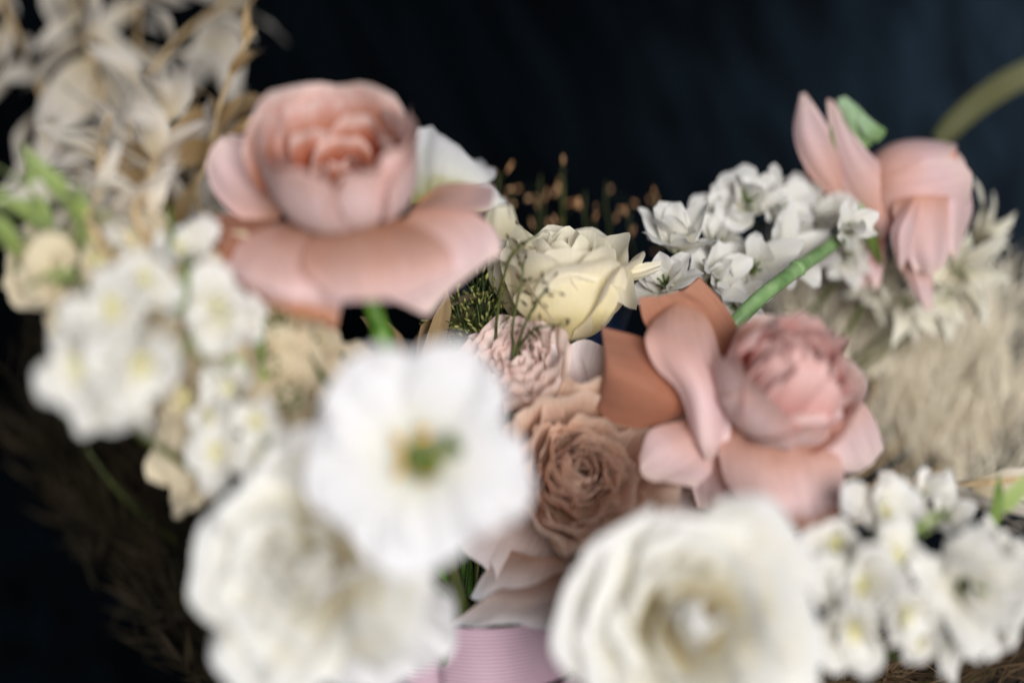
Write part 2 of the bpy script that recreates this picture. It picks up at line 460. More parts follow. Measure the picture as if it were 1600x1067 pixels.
# ------------------------------------------------------------------ pink rose 1: open cup on a wide skirt of petals
def rose_left():
    d = 0.562
    A = Vector((-0.02, -0.70, 0.71))
    base = P(543, 326, d)
    t = thing('pink_rose', 'wide open dusty pink rose with a rust heart and drooping skirt, beside the bleached leaves', 'rose', frame(A, base), 'dusty pink roses')
    def cup(q, i, rg):
        k = lambda *ks: knot(q, ks)
        return dict(L=k((0, 15), (0.3, 24), (0.5, 42), (0.75, 54), (1, 58)) * rg.uniform(0.88, 1.08), W=k((0, 18), (0.5, 30), (0.8, 46), (1, 60)), r0=k((0, 2), (1, 5)),
                    ang=[k((0, 60), (0.5, 84), (1, 90)), k((0, 40), (0.5, 64), (1, 74)), k((0, 16), (0.5, 20), (1, 18)) + rg.uniform(-8, 8) * (1 - q), k((0, 0), (0.5, -4), (1, -4)) + rg.uniform(-16, 16) * (1 - q), k((0, -14), (0.5, -6), (0.85, 4), (1, 16)) + rg.uniform(-25, 25) * (1 - q)],
                    cup=1 / k((0, 8), (0.5, 20), (1, 33)), cup_tip=1 / k((0, 8), (0.5, 22), (1, 36)), ruf=k((0, 2.4), (0.6, 3.2), (1, 1.4)), rfreq=4.2, curl=k((0, 0), (0.7, 0.3), (1, 0.6)),
                    rnd=0.22, spiral=rg.uniform(-0.3, 0.3) * (1 - q), base=0.4, mat=M['rose_heart'] if q < 0.62 else M['rose_in'])
    whorl(t, cup, None, 26, th0=30, seed=3, jit=14)
    p = lambda rows, m, **k: patch(t, rows, d, M[m], **k)
    p([[(425, 348, 4), (438, 338, -2), (447, 302, 6)], [(372, 340, 0), (395, 302, 7), (427, 250, 6)], [(335, 302, -4), (355, 262, 5), (402, 217, 4)], [(321, 258, -2), (333, 228, 2), (362, 207, 4)]], 'rose_pink')
    p([[(430, 345, 6), (445, 350, 0), (455, 360, -6)], [(370, 335, 4), (390, 360, -6), (420, 400, -16)], [(325, 345, 0), (345, 385, -14), (375, 430, -22)], [(306, 385, 4), (318, 415, -8), (345, 445, -16)]], 'rose_tan')
    p([[(440, 345, 0), (480, 352, -8), (520, 358, -10)], [(385, 372, -12), (450, 398, -24), (520, 405, -26)], [(346, 415, -18), (440, 450, -36), (535, 455, -34)], [(375, 455, -16), (450, 487, -30), (528, 510, -26)]], 'rose_peach')
    p([[(500, 355, -12), (560, 350, -14), (620, 340, -12)], [(478, 385, -26), (570, 378, -34), (672, 365, -28)], [(475, 420, -38), (590, 415, -46), (704, 395, -38)], [(500, 450, -44), (600, 452, -50), (706, 424, -42)], [(520, 470, -46), (610, 468, -50), (700, 440, -44)]], 'rose_tan2pink')
    p([[(585, 345, -4), (630, 342, -6), (650, 325, 0)], [(590, 405, -20), (680, 375, -14), (735, 332, 0)], [(595, 455, -22), (700, 420, -18), (775, 362, -2)], [(664, 492, -18), (720, 442, -14), (784, 392, -4)]], 'rose_pink')
    p([[(600, 335, 0), (640, 326, 6), (660, 310, 10)], [(660, 328, -4), (690, 308, 10), (690, 288, 22)], [(725, 334, -4), (738, 308, 8), (738, 285, 18)], [(765, 326, -6), (772, 308, -2), (772, 289, 10)]], 'rose_tan2pink')
    p([[(470, 330, 14), (520, 330, 22), (570, 330, 20)], [(430, 285, 30), (520, 275, 42), (610, 280, 36)], [(420, 255, 46), (520, 250, 58), (620, 250, 52)]], 'rose_tan')
    hip(t, M['stem'], 6, 7)
    sepals(t, M['leaf'], a=(80, 110, 130, 150))
    s0 = P(560, 400, d + 0.004)
    stem(t, [base, s0, P(580, 470, d + 0.006), P(603, 545, d + 0.012), P(625, 640, d + 0.025), P(690, 900, 0.63), BIND + Vector((-0.01, -0.01, 0)), Vector((BIND.x, BIND.y, 0.004))], [0.0042, 0.0043, 0.004], M['stem'], samples=40, nodes=(0.40,))
rose_left()

# ------------------------------------------------------------------ pink rose 2: nodding right, swirled heart
def rose_right():
    d = 0.595
    A = Vector((0.40, -0.70, 0.60))
    base = P(1178, 650, d)
    t = thing('pink_rose', 'dusty pink rose with rosy swirled heart and broad tan outer petals, above the ivory rose', 'rose', frame(A, base) @ Matrix.Scale(1.035, 4), 'dusty pink roses')
    def heart(q, i, rg):
        k = lambda *ks: knot(q, ks)
        return dict(L=k((0, 50), (1, 52)) * rg.uniform(0.92, 1.06), W=k((0, 16), (1, 25)), r0=k((0, 1), (1, 4)),
                    ang=[k((0, 24), (1, 66)), k((0, 14), (1, 40)), 4 + rg.uniform(-7, 7), -6 + rg.uniform(-12, 12), -28 + rg.uniform(-24, 24)],
                    cup=1 / k((0, 6), (1, 14)), cup_tip=1 / k((0, 5), (1, 11)), ruf=k((0, 2.2), (1, 2.8)), rfreq=4.2, curl=0.35, rnd=0.2, spiral=rg.uniform(-0.6, 0.6), base=0.5)
    whorl(t, heart, M['rose_pink_heart'], 26, th0=10, seed=11, jit=20)
    def cup(q, i, rg):
        return dict(L=43 + 5 * q, W=50 + 6 * q, r0=4, ang=[88, 62, 22, 4, 14 + 8 * q], cup=1 / 28, cup_tip=1 / 31, ruf=0.8, curl=0.55, rnd=0.24, spiral=0.04, base=0.45)
    whorl(t, cup, M['rose_in'], 7, th0=-20, seed=12, jit=10)
    p = lambda rows, m, **k: patch(t, rows, d, M[m], **k)
    p([[(1110, 620, 10), (1140, 610, 12), (1165, 585, 16)], [(1058, 562, 10), (1100, 535, 18), (1160, 530, 18)], [(1010, 508, 10), (1068, 482, 18), (1132, 478, 20)], [(997, 466, 6), (1045, 460, 12), (1094, 436, 16)]], 'rose_tan')
    p([[(1022, 500, 4), (1060, 476, 8), (1100, 490, 8)], [(1008, 530, -8), (1062, 515, -6), (1116, 520, 2)], [(1024, 574, -12), (1078, 560, -18), (1128, 570, -6)], [(1062, 615, -14), (1098, 612, -22), (1140, 635, -10)], [(1082, 682, -14), (1106, 690, -20), (1140, 680, -12)], [(1098, 714, -12), (1110, 718, -14), (1124, 710, -12)]], 'rose_pink')
    p([[(1090, 640, 4), (1110, 640, 2), (1110, 620, 4)], [(1010, 670, 2), (1050, 620, -6), (1062, 570, 8)], [(958, 660, 4), (998, 596, -10), (1022, 535, 8)], [(936, 640, 8), (952, 576, -7), (946, 512, 9)], [(936, 618, 13), (943, 570, -1), (940, 506, 14)]], 'rose_tan')
    p([[(1070, 655, 0), (1100, 668, -6), (1122, 690, -4)], [(1018, 672, -8), (1060, 708, -14), (1112, 735, -8)], [(998, 712, -8), (1010, 748, -14), (1085, 757, -8)]], 'rose_pink')
    p([[(1090, 680, 8), (1130, 690, 5), (1160, 700, 6)], [(1078, 740, 5), (1125, 750, -2), (1165, 762, 4)], [(1090, 792, 8), (1125, 802, 4), (1155, 802, 6)]], 'rose_pink')
    p([[(1140, 662, -8), (1200, 680, -18), (1275, 688, -14)], [(1124, 700, -14), (1210, 732, -28), (1312, 712, -18)], [(1140, 762, -20), (1230, 785, -34), (1318, 765, -22)], [(1205, 806, -26), (1262, 830, -30), (1308, 806, -22)]], 'rose_peach')
    p([[(1230, 660, -12), (1270, 648, -14), (1330, 605, -4)], [(1260, 692, -16), (1312, 690, -18), (1364, 650, -4)], [(1290, 722, -14), (1345, 738, -14), (1382, 700, -4)]], 'rose_pink')
    p([[(1180, 692, -18), (1240, 694, -26), (1315, 668, -20)], [(1188, 672, -26), (1242, 664, -34), (1318, 648, -26)], [(1210, 652, -24), (1250, 646, -30), (1310, 640, -24)]], 'rose_pale')
    stem(t, to_bind(base, Vector((0.1, -0.9, 0.3)), 0.045, seed=2), 0.004, M['stem'])
rose_right()

# ------------------------------------------------------------------ pink rose 3: seen from its side and back, turning away
def rose_back():
    d = 0.735
    A = Vector((0.80, 0.22, 0.12))
    base = P(1355, 296, d)
    t = thing('pink_rose', 'pink rose turned away, showing its back petals and mint green sepals against the dark cloth', 'rose', frame(A, base), 'dusty pink roses')
    def cup(q, i, rg):
        k = lambda *ks: knot(q, ks)
        return dict(L=k((0, 44), (1, 62)), W=k((0, 22), (0.6, 44), (1, 62)), r0=k((0, 1), (1, 4)),
                    ang=[k((0, 20), (1, 82)), k((0, 10), (1, 46)), k((0, 2), (1, 4)), k((0, -6), (1, -12)), k((0, -24), (0.8, -24), (1, -16))],
                    cup=1 / k((0, 8), (0.6, 18), (1, 27)), ruf=1.0, curl=k((0, 0), (1, 0.4)), rnd=0.25, base=0.4, mat=M['rose_pink'])
    whorl(t, cup, None, 14, th0=0, seed=21)
    p = lambda rows, m, **k: patch(t, rows, d, M[m], **k)
    p([[(1308, 318, 0), (1318, 306, 0), (1322, 272, 2)], [(1262, 268, -4), (1292, 258, -9), (1314, 235, 0)], [(1241, 212, -2), (1265, 204, -8), (1288, 188, 0)], [(1250, 148, 0), (1256, 146, -1), (1262, 149, 0)]], 'rose_pink')
    p([[(1300, 330, 8), (1320, 322, 8), (1335, 318, 8)], [(1275, 305, 6), (1296, 300, 4), (1320, 300, 8)], [(1254, 262, 4), (1276, 262, 2), (1300, 262, 6)]], 'rose_tan')
    p([[(1362, 356, 0), (1385, 345, -4), (1400, 305, -2)], [(1322, 305, -2), (1355, 286, -10), (1392, 272, -8)], [(1300, 235, 0), (1325, 228, -7), (1352, 232, -4)], [(1291, 158, 0), (1297, 156, -1), (1304, 160, 0)]], 'rose_pink')
    p([[(1340, 300, 10), (1370, 290, 4), (1400, 290, 0)], [(1335, 330, 8), (1362, 340, -2), (1396, 330, -6)], [(1352, 365, 8), (1372, 372, 2), (1396, 360, -2)]], 'rose_tan2pink')
    p([[(1394, 312, -12), (1438, 306, -24), (1482, 306, -14)], [(1398, 345, -16), (1445, 335, -22), (1484, 335, -14)], [(1412, 390, -14), (1450, 395, -20), (1484, 390, -12)], [(1428, 422, -12), (1455, 428, -14), (1478, 414, -10)]], 'rose_pink')
    p([[(1422, 312, -22), (1432, 310, -24), (1440, 316, -22)], [(1392, 358, -20), (1410, 362, -28), (1428, 360, -20)], [(1398, 402, -16), (1408, 408, -20), (1418, 400, -16)], [(1405, 422, -14), (1407, 424, -14), (1410, 420, -14)]], 'rose_pale')
    p([[(1478, 240, -4), (1490, 234, -2), (1502, 250, 4)], [(1472, 320, -12), (1496, 318, -8), (1520, 320, 4)], [(1476, 372, -10), (1494, 376, -4), (1512, 360, 4)], [(1488, 402, -6), (1492, 404, -4), (1497, 398, 0)]], 'rose_pale')
    p([[(1395, 395, 0), (1425, 398, -6), (1455, 408, 0)], [(1418, 440, 0), (1438, 440, -5), (1458, 442, 0)], [(1445, 486, 0), (1450, 488, -1), (1456, 484, 0)]], 'rose_pink')
    p([[(1360, 360, 10), (1372, 362, 8), (1385, 366, 10)], [(1352, 410, 8), (1366, 410, 6), (1382, 410, 8)], [(1362, 448, 8), (1368, 452, 8), (1374, 446, 8)]], 'rose_pink')
    p([[(1320, 380, 14), (1340, 376, 12), (1362, 380, 14)], [(1316, 420, 14), (1340, 424, 12), (1366, 420, 14)], [(1336, 446, 14), (1346, 448, 14), (1356, 444, 14)]], 'rose_tan2pink')
    hip(t, M['leaf'], 5, 6)
    p([[(1352, 232, -2), (1362, 225, -2), (1372, 214, -2)], [(1325, 195, -4), (1338, 188, -6), (1352, 178, -4)], [(1308, 158, -2), (1314, 153, -3), (1322, 152, -2)]], 'sepal_mint', name='sepal', nu=7, nv=9)
    p([[(1372, 222, -5), (1380, 214, -6), (1386, 204, -5)], [(1350, 212, -8), (1356, 200, -10), (1368, 192, -8)], [(1336, 190, -6), (1342, 182, -7), (1352, 178, -6)]], 'sepal_mint', name='sepal', nu=7, nv=9)
    p([[(1290, 265, -1), (1306, 258, -2), (1322, 262, -1)], [(1292, 220, 0), (1302, 215, -2), (1312, 220, 0)], [(1296, 180, 0), (1300, 176, 0), (1304, 182, 0)]], 'leaf', name='sepal', nu=7, nv=9)
    p([[(1345, 330, 6), (1340, 318, 6), (1340, 300, 6)], [(1310, 330, 8), (1306, 312, 6), (1304, 298, 8)], [(1262, 305, 10), (1262, 296, 10), (1264, 288, 10)]], 'leaf', name='sepal', nu=7, nv=9)
    p([[(1350, 330, 2), (1360, 330, 0), (1370, 330, 2)], [(1352, 370, 0), (1362, 372, -2), (1372, 370, 0)], [(1374, 412, 0), (1377, 415, 0), (1380, 412, 0)]], 'leaf', name='sepal', nu=7, nv=9)
    stem(t, [base, P(1328, 355, 0.73), P(1300, 382, 0.70), P(1235, 428, 0.66), P(1160, 492, 0.63), P(1060, 620, 0.635), P(860, 960, 0.66), BIND + Vector((0.012, 0, 0)), Vector((BIND.x - 0.01, BIND.y, 0.004))],
         [0.0036, 0.0036, 0.0036, 0.0036, 0.0036], M['stem_pale'], samples=44, nodes=(0.36,))
rose_back()

# ------------------------------------------------------------------ cream rose in the focus
def rose_cream():
    d = 0.648
    A = Vector((-0.02, -0.30, 0.95))
    base = P(885, 528, d)
    t = thing('cream_rose', 'cream rose in sharp focus at the centre, above dark fine grass stalks', 'rose', frame(A, base))
    def cup(q, i, rg):
        k = lambda *ks: knot(q, ks)
        return dict(L=k((0, 46), (0.6, 52), (1, 54)), W=k((0, 20), (0.5, 38), (1, 56)), r0=k((0, 1), (1, 4)),
                    ang=[k((0, 20), (0.5, 60), (1, 84)), k((0, 10), (0.5, 36), (1, 52)), k((0, 2), (0.5, 6), (1, 12)), k((0, -4), (0.5, 2), (1, 10)), k((0, -22), (0.4, -2), (0.7, 36), (1, 66))],
                    cup=1 / k((0, 7), (0.5, 18), (1, 30)), cup_tip=1 / k((0, 7), (0.5, 20), (1, 40)), ruf=k((0, 0.5), (1, 0.7)), curl=k((0, 0), (0.5, 0.5), (1, 1.1)), tip=0.05,
                    rnd=0.26, spiral=rg.uniform(0.0, 0.10), base=0.4)
    whorl(t, cup, M['cream'], 22, th0=65, seed=33, jit=8, nu=17, nv=22)
    p = lambda rows, **k: patch(t, rows, d, M['cream'], nu=21, nv=23, wob=0.35, **k)
    # big front petal with its folded lip
    p([[(850, 522, -14), (885, 530, -18), (925, 524, -16)], [(815, 490, -26), (880, 495, -32), (955, 490, -28)], [(802, 468, -26), (885, 452, -33), (966, 462, -26)], [(815, 450, -25), (885, 424, -32), (945, 432, -27)], [(828, 449, -27), (886, 421, -35), (938, 433, -30)], [(840, 456, -28.5), (887, 432, -37), (932, 440, -31.5)]])
    # right petal rolling outwards and down
    p([[(930, 520, -12), (940, 510, -10), (950, 490, -4)], [(950, 490, -18), (962, 470, -14), (970, 440, -6)], [(958, 450, -22), (975, 445, -18), (985, 420, -4)], [(955, 448, -26), (978, 462, -22), (995, 470, -10)], [(962, 468, -26), (980, 480, -22), (994, 484, -12)]])
    # left petal with a diagonal rolled edge
    p([[(830, 510, -4), (850, 520, -10), (880, 522, -14)], [(795, 460, -4), (830, 450, -16), (880, 450, -24)], [(790, 390, 0), (830, 390, -14), (895, 425, -24)], [(806, 352, 2), (845, 378, -12), (902, 415, -22)], [(815, 352, -1), (850, 388, -16), (898, 420, -25)]])
    # far left petal
    p([[(800, 500, 6), (820, 512, 0), (845, 522, -6)], [(765, 440, 8), (790, 445, 0), (815, 470, -8)], [(764, 395, 10), (785, 392, 2), (806, 402, -6)], [(772, 378, 10), (790, 374, 4), (806, 385, -2)]])
    # right long petal reaching towards the star flowers
    p([[(950, 470, 6), (955, 450, 2), (955, 430, 2)], [(970, 445, 4), (970, 432, -2), (968, 420, 0)], [(1000, 436, 2), (1000, 425, -4), (1000, 412, -2)], [(1030, 422, 2), (1032, 414, -2), (1034, 406, 0)]])
    hip(t, M['stem'], 7, 8)
    for rows in ([[(850, 528, -10), (862, 535, -12), (880, 535, -12)], [(870, 552, -14), (885, 550, -17), (905, 546, -15)], [(900, 560, -14), (915, 556, -16), (925, 550, -14)], [(938, 548, -12), (940, 546, -12), (942, 543, -12)]],
                 [[(860, 530, -6), (850, 534, -8), (840, 530, -4)], [(845, 556, -10), (832, 552, -12), (822, 540, -8)], [(830, 566, -10), (822, 562, -10), (815, 556, -8)]],
                 [[(880, 535, 0), (900, 540, -4), (915, 532, 0)], [(905, 555, 2), (920, 550, -2), (935, 540, 2)], [(950, 558, 2), (955, 552, 2), (958, 545, 2)]]):
        patch(t, rows, d, M['leaf'], name='sepal', nu=7, nv=11)
    stem(t, to_bind(base, A, 0.03, seed=4), 0.004, M['stem'])
rose_cream()

# ------------------------------------------------------------------ blush spray rose, taupe rose
def rose_blush():
    d = 0.635
    A = Vector((-0.28, -0.72, 0.63))
    base = P(828, 612, d)
    t = thing('blush_rose', 'small pale blush rose with crumpled petals, just below the cream rose', 'rose', frame(A, base))
    def cup(q, i, rg):
        k = lambda *ks: knot(q, ks)
        return dict(L=k((0, 28), (0.6, 32), (1, 38)), W=k((0, 14), (0.5, 22), (1, 34)), r0=k((0, 1), (1, 4)),
                    ang=[k((0, 20), (1, 78)), k((0, 12), (1, 55)), k((0, 4), (1, 20)), k((0, 0), (1, 22)), k((0, -20), (0.5, 6), (1, 45))],
                    cup=1 / k((0, 7), (0.5, 16), (1, 30)), ruf=k((0, 1.8), (1, 2.0)), rfreq=5, curl=k((0, 0), (1, 0.7)), rnd=0.25, spiral=rg.uniform(-0.1, 0.15), base=0.4)
    whorl(t, cup, M['blush'], 30, th0=10, seed=41, jit=14, nu=17, nv=16)
    stem(t, to_bind(base, A, 0.02, seed=5), 0.003, M['stem'])
rose_blush()

def rose_taupe():
    d = 0.622
    A = Vector((0.10, -0.93, 0.22))
    base = P(893, 750, d + 0.006)
    t = thing('taupe_rose', 'taupe brown garden rose packed with folded petals, tucked between the white blooms', 'rose', frame(A, base) @ Matrix.Scale(1.08, 4))
    def inner(q, i, rg):
        k = lambda *ks: knot(q, ks)
        return dict(L=k((0, 28), (0.6, 38), (1, 50)) * rg.uniform(0.92, 1.06), W=k((0, 20), (0.6, 32), (1, 44)), r0=k((0, 2), (1, 7)),
                    ang=[k((0, 20), (0.5, 60), (1, 88)), k((0, 8), (0.5, 34), (1, 62)), k((0, 0), (0.5, 6), (1, 24)), k((0, -8), (0.5, 0), (1, 16)), k((0, -20), (0.5, 4), (1, 40))],
                    cup=1 / k((0, 6), (0.5, 11), (1, 24)), ruf=k((0, 2.0), (1, 3.2)), rfreq=3.6, curl=0.35, rnd=0.18, spiral=rg.uniform(-0.7, 0.7) * (1.1 - q), base=0.5)
    whorl(t, inner, M['taupe'], 46, th0=0, seed=52, jit=22, nu=15, nv=14)
    def outer(q, i, rg):
        return dict(L=44 + 8 * rg.random(), W=40, r0=8, ang=[88, 78, 64, 64, 76], cup=0.016, ruf=2.8, rfreq=4.5, curl=0.5, rnd=0.25, base=0.4)
    whorl(t, outer, M['taupe_pale'], 11, th0=5, step=32.7, seed=57, jit=10, nu=15, nv=14)
    for rows in ([[(820, 900, -20), (850, 900, -26), (890, 890, -24)], [(765, 930, -30), (830, 935, -38), (910, 930, -34)], [(720, 965, -22), (810, 960, -34), (910, 975, -28)], [(700, 985, -22), (800, 974, -33), (905, 998, -26)]],
                 [[(800, 860, -16), (840, 870, -24), (880, 870, -22)], [(760, 890, -18), (810, 905, -30), (880, 920, -26)], [(735, 930, -18), (800, 940, -30), (880, 955, -24)]]):
        patch(t, rows, d, M['taupe_skirt'], wob=1.2)
    stem(t, to_bind(base, A, 0.02, seed=6), 0.004, M['stem'])
rose_taupe()

# ------------------------------------------------------------------ white lisianthus facing the lens
def lisianthus():
    d = 0.465
    A = Vector((0.03, -0.99, 0.12))
    base = P(655, 715, d + 0.022)
    t = thing('white_lisianthus', 'wide open white lisianthus facing the viewer, with a yellow and green centre', 'lisianthus', frame(A, base) @ Matrix.Scale(0.950, 4), 'white lisianthus blooms')
    def pet(q, i, rg):
        inn = i < 5
        return dict(L=(38 if inn else 43) + 3 * rg.random(), W=37 + 5 * rg.random(), r0=2.5, ang=[22, 40 if inn else 48, 66 if inn else 74, 78 if inn else 86, 84 if inn else 96], cup=0.012, cup_tip=0.0,
                    ruf=3.4, rfreq=4.4, curl=0.3, rnd=0.2, base=0.22, tip=0.0)
    whorl(t, pet, M['white'], 11, th0=15, step=70.0, seed=61, jit=8, nu=19, nv=18)
    # pistil with a two-lobed stigma, stamens with anthers
    mb = MB(); mb.blob((0, 0, 0.008), (0.0042, 0.009), nu=10); mb.tube([(0, 0, 0.012), (-0.001, 0.004, 0.020), (0.0, 0.009, 0.025)], 0.0017, 8, 8)
    pi = mb.build('pistil', M['leaf_pale'], t)
    for s in ((0.0045, 0.004), (-0.003, 0.012)):
        mb = MB(); mb.blob((s[0], s[1], 0.027), (0.0034, 0.0046), (0.3, 1, 0.1), 10, 8); mb.build('stigma', M['stigma'], pi)
    for k in range(5):
        a = k * 72 + 20
        c, s = math.cos(R(a)), math.sin(R(a))
        mb = MB(); mb.tube([(c * 0.003, s * 0.003, 0.004), (c * 0.006, s * 0.006, 0.014), (c * 0.0075, s * 0.0075, 0.020)], 0.0006, 6, 8)
        st = mb.build('stamen', M['stem_pale'], t)
        mb = MB(); mb.blob((c * 0.0078, s * 0.0078, 0.021), (0.0016, 0.0034), (s, c, 0.5), 8, 6); mb.build('anther', M['anther'], st)
    stem(t, to_bind(base, A, 0.02, seed=7), 0.0028, M['stem_dark'])
lisianthus()

def lisianthus_double():
    d = 0.475
    A = Vector((-0.18, -0.95, 0.10))
    base = P(515, 885, d + 0.03)
    t = thing('white_lisianthus', 'ruffled double white lisianthus beneath the open one, beside the dark gap', 'lisianthus', frame(A, base) @ Matrix.Scale(0.950, 4), 'white lisianthus blooms')
    def pet(q, i, rg):
        k = lambda *ks: knot(q, ks)
        return dict(L=k((0, 44), (0.4, 42), (0.7, 46), (1, 54)) * rg.uniform(0.94, 1.05), W=k((0, 18), (0.4, 32), (1, 48)), r0=k((0, 0.6), (1, 3)),
                    ang=[k((0, 14), (0.5, 64), (1, 84)), k((0, 10), (0.5, 40), (1, 68)), k((0, 4), (0.5, 26), (1, 56)), k((0, 0), (0.5, 30), (1, 60)), k((0, -30), (0.25, 4), (0.45, 46), (1, 92))],
                    cup=1 / k((0, 5), (0.5, 18), (1, 50)), cup_tip=1 / k((0, 5), (0.5, 24), (1, 90)), ruf=k((0, 2.0), (1, 3.0)), rfreq=4.2, curl=k((0, 0.3), (1, 0.6)), rnd=0.22, spiral=rg.uniform(-0.4, 0.5) * (1.1 - q), base=0.36)
    whorl(t, pet, M['garden_white'], 24, th0=40, seed=71, jit=10, nu=17, nv=16)
    stem(t, to_bind(base, A, 0.02, seed=8), 0.0028, M['stem_dark'])
    # the lower, hanging bloom
    A2 = Vector((0.10, -0.80, -0.55)); b2 = P(588, 908, 0.515)
    t2 = thing('white_lisianthus', 'white lisianthus hanging at the bottom edge beside the mauve ribbon', 'lisianthus', frame(A2, b2) @ Matrix.Scale(0.92, 4), 'white lisianthus blooms')
    def pet2(q, i, rg):
        return dict(L=38 + 6 * rg.random(), W=36, r0=2.5, ang=[20, 38, 50, 58, 72], cup=0.016, cup_tip=0.004, ruf=2.0, rfreq=5, curl=0.2, rnd=0.25, base=0.25)
    whorl(t2, pet2, M['white'], 9, th0=10, step=80, seed=75, jit=8, nu=17, nv=14)
    stem(t2, [b2, b2 + Vector((0.0, 0.02, 0.012)), b2.lerp(BIND, 0.5) + Vector((0, 0.01, 0.012)), BIND + Vector((-0.012, -0.012, 0)), Vector((BIND.x, BIND.y, 0.004))], 0.0026, M['stem_dark'])
lisianthus_double()

# ------------------------------------------------------------------ large ivory rose, lower right
def rose_ivory():
    d = 0.485
    A = Vector((-0.02, -0.97, 0.16))
    base = P(1074, 970, d + 0.035)
    t = thing('ivory_rose', 'large ivory white garden rose with a yellowish heart, facing the viewer under the pink rose', 'rose', frame(A, base) @ Matrix.Scale(0.990, 4))
    def pet(q, i, rg):
        k = lambda *ks: knot(q, ks)
        return dict(L=k((0, 48), (0.4, 47), (0.7, 48), (1, 56)) * rg.uniform(0.95, 1.04), W=k((0, 13), (0.4, 32), (1, 52)), r0=k((0, 0.6), (1, 4)),
                    ang=[k((0, 16), (0.5, 66), (1, 86)), k((0, 10), (0.5, 40), (1, 66)), k((0, 6), (0.5, 22), (1, 50)), k((0, -22), (0.15, 0), (0.5, 26), (1, 54)), k((0, -80), (0.15, -30), (0.3, 10), (0.5, 46), (1, 88))],
                    cup=1 / k((0, 3.5), (0.5, 16), (1, 46)), cup_tip=1 / k((0, 3), (0.5, 24), (1, 80)), ruf=k((0, 2.0), (1, 2.2)), rfreq=3.6, curl=k((0, 0.3), (0.5, 0.6), (1, 0.9)), rnd=0.24, spiral=rg.uniform(-0.4, 0.5) * (1.1 - q), base=0.4)
    whorl(t, pet, M['garden_white'], 30, th0=25, seed=83, jit=12, nu=15, nv=16)
    stem(t, to_bind(base, A, 0.02, seed=9), 0.004, M['stem'])
rose_ivory()

# ------------------------------------------------------------------ flowering stems with small florets
def leaf_mesh(name, L, W, mat, bend=(5, 20, 40, 60), tip=0.2, rnd=0.5, ruf=0.5, cup=0.02, seed=0, nu=7, nv=10, base=0.3):
    return grid_mesh(name, petal_pts(L, W, 0.5, list(bend), cup=cup, ruf=ruf, tip=tip, rnd=rnd, base=base, seed=seed, nu=nu, nv=nv), mat)

FLORET = {}
def floret_meshes(kind):
    if kind not in FLORET:
        n = 7; rv = random.Random(len(kind))
        sp = {'star': dict(L=22, W=13, tip=0.07, rnd=0.4, m='star', bend=(30, 55, 62, 74)),
              'round': dict(L=18, W=15, tip=0.0, rnd=0.22, m='star', bend=(35, 55, 70, 90)),
              'beige': dict(L=14, W=15, tip=0.0, rnd=0.25, m='beige_floret', bend=(40, 60, 75, 88)),
              'pointed': dict(L=26, W=10, tip=0.2, rnd=0.6, m='spiky', bend=(30, 45, 60, 76))}[kind]
        FLORET[kind] = [leaf_mesh('petal', sp['L'] * rv.uniform(0.85, 1.15), sp['W'] * rv.uniform(0.85, 1.2), M[sp['m']], [x + rv.uniform(-18, 18) for x in sp['bend']], sp['tip'], sp['rnd'], rv.uniform(0.8, 2.4), rv.uniform(-0.02, 0.09), 300 + i, 9, 10) for i in range(n)]
    return FLORET[kind]

EYE = {}
def eye_mesh(mat):
    if mat not in EYE:
        mb = MB(); mb.blob((0, 0, 0.002), (0.0022, 0.004), nu=8)
        for k in range(6):
            a = k * 1.047
            mb.tube([(0, 0, 0.002), (math.cos(a) * 0.002, math.sin(a) * 0.002, 0.007), (math.cos(a) * 0.0032, math.sin(a) * 0.0032, 0.010)], 0.0006, 5)
        EYE[mat] = raw_mesh('floret', mb.v, mb.f, M[mat])
    return EYE[mat]

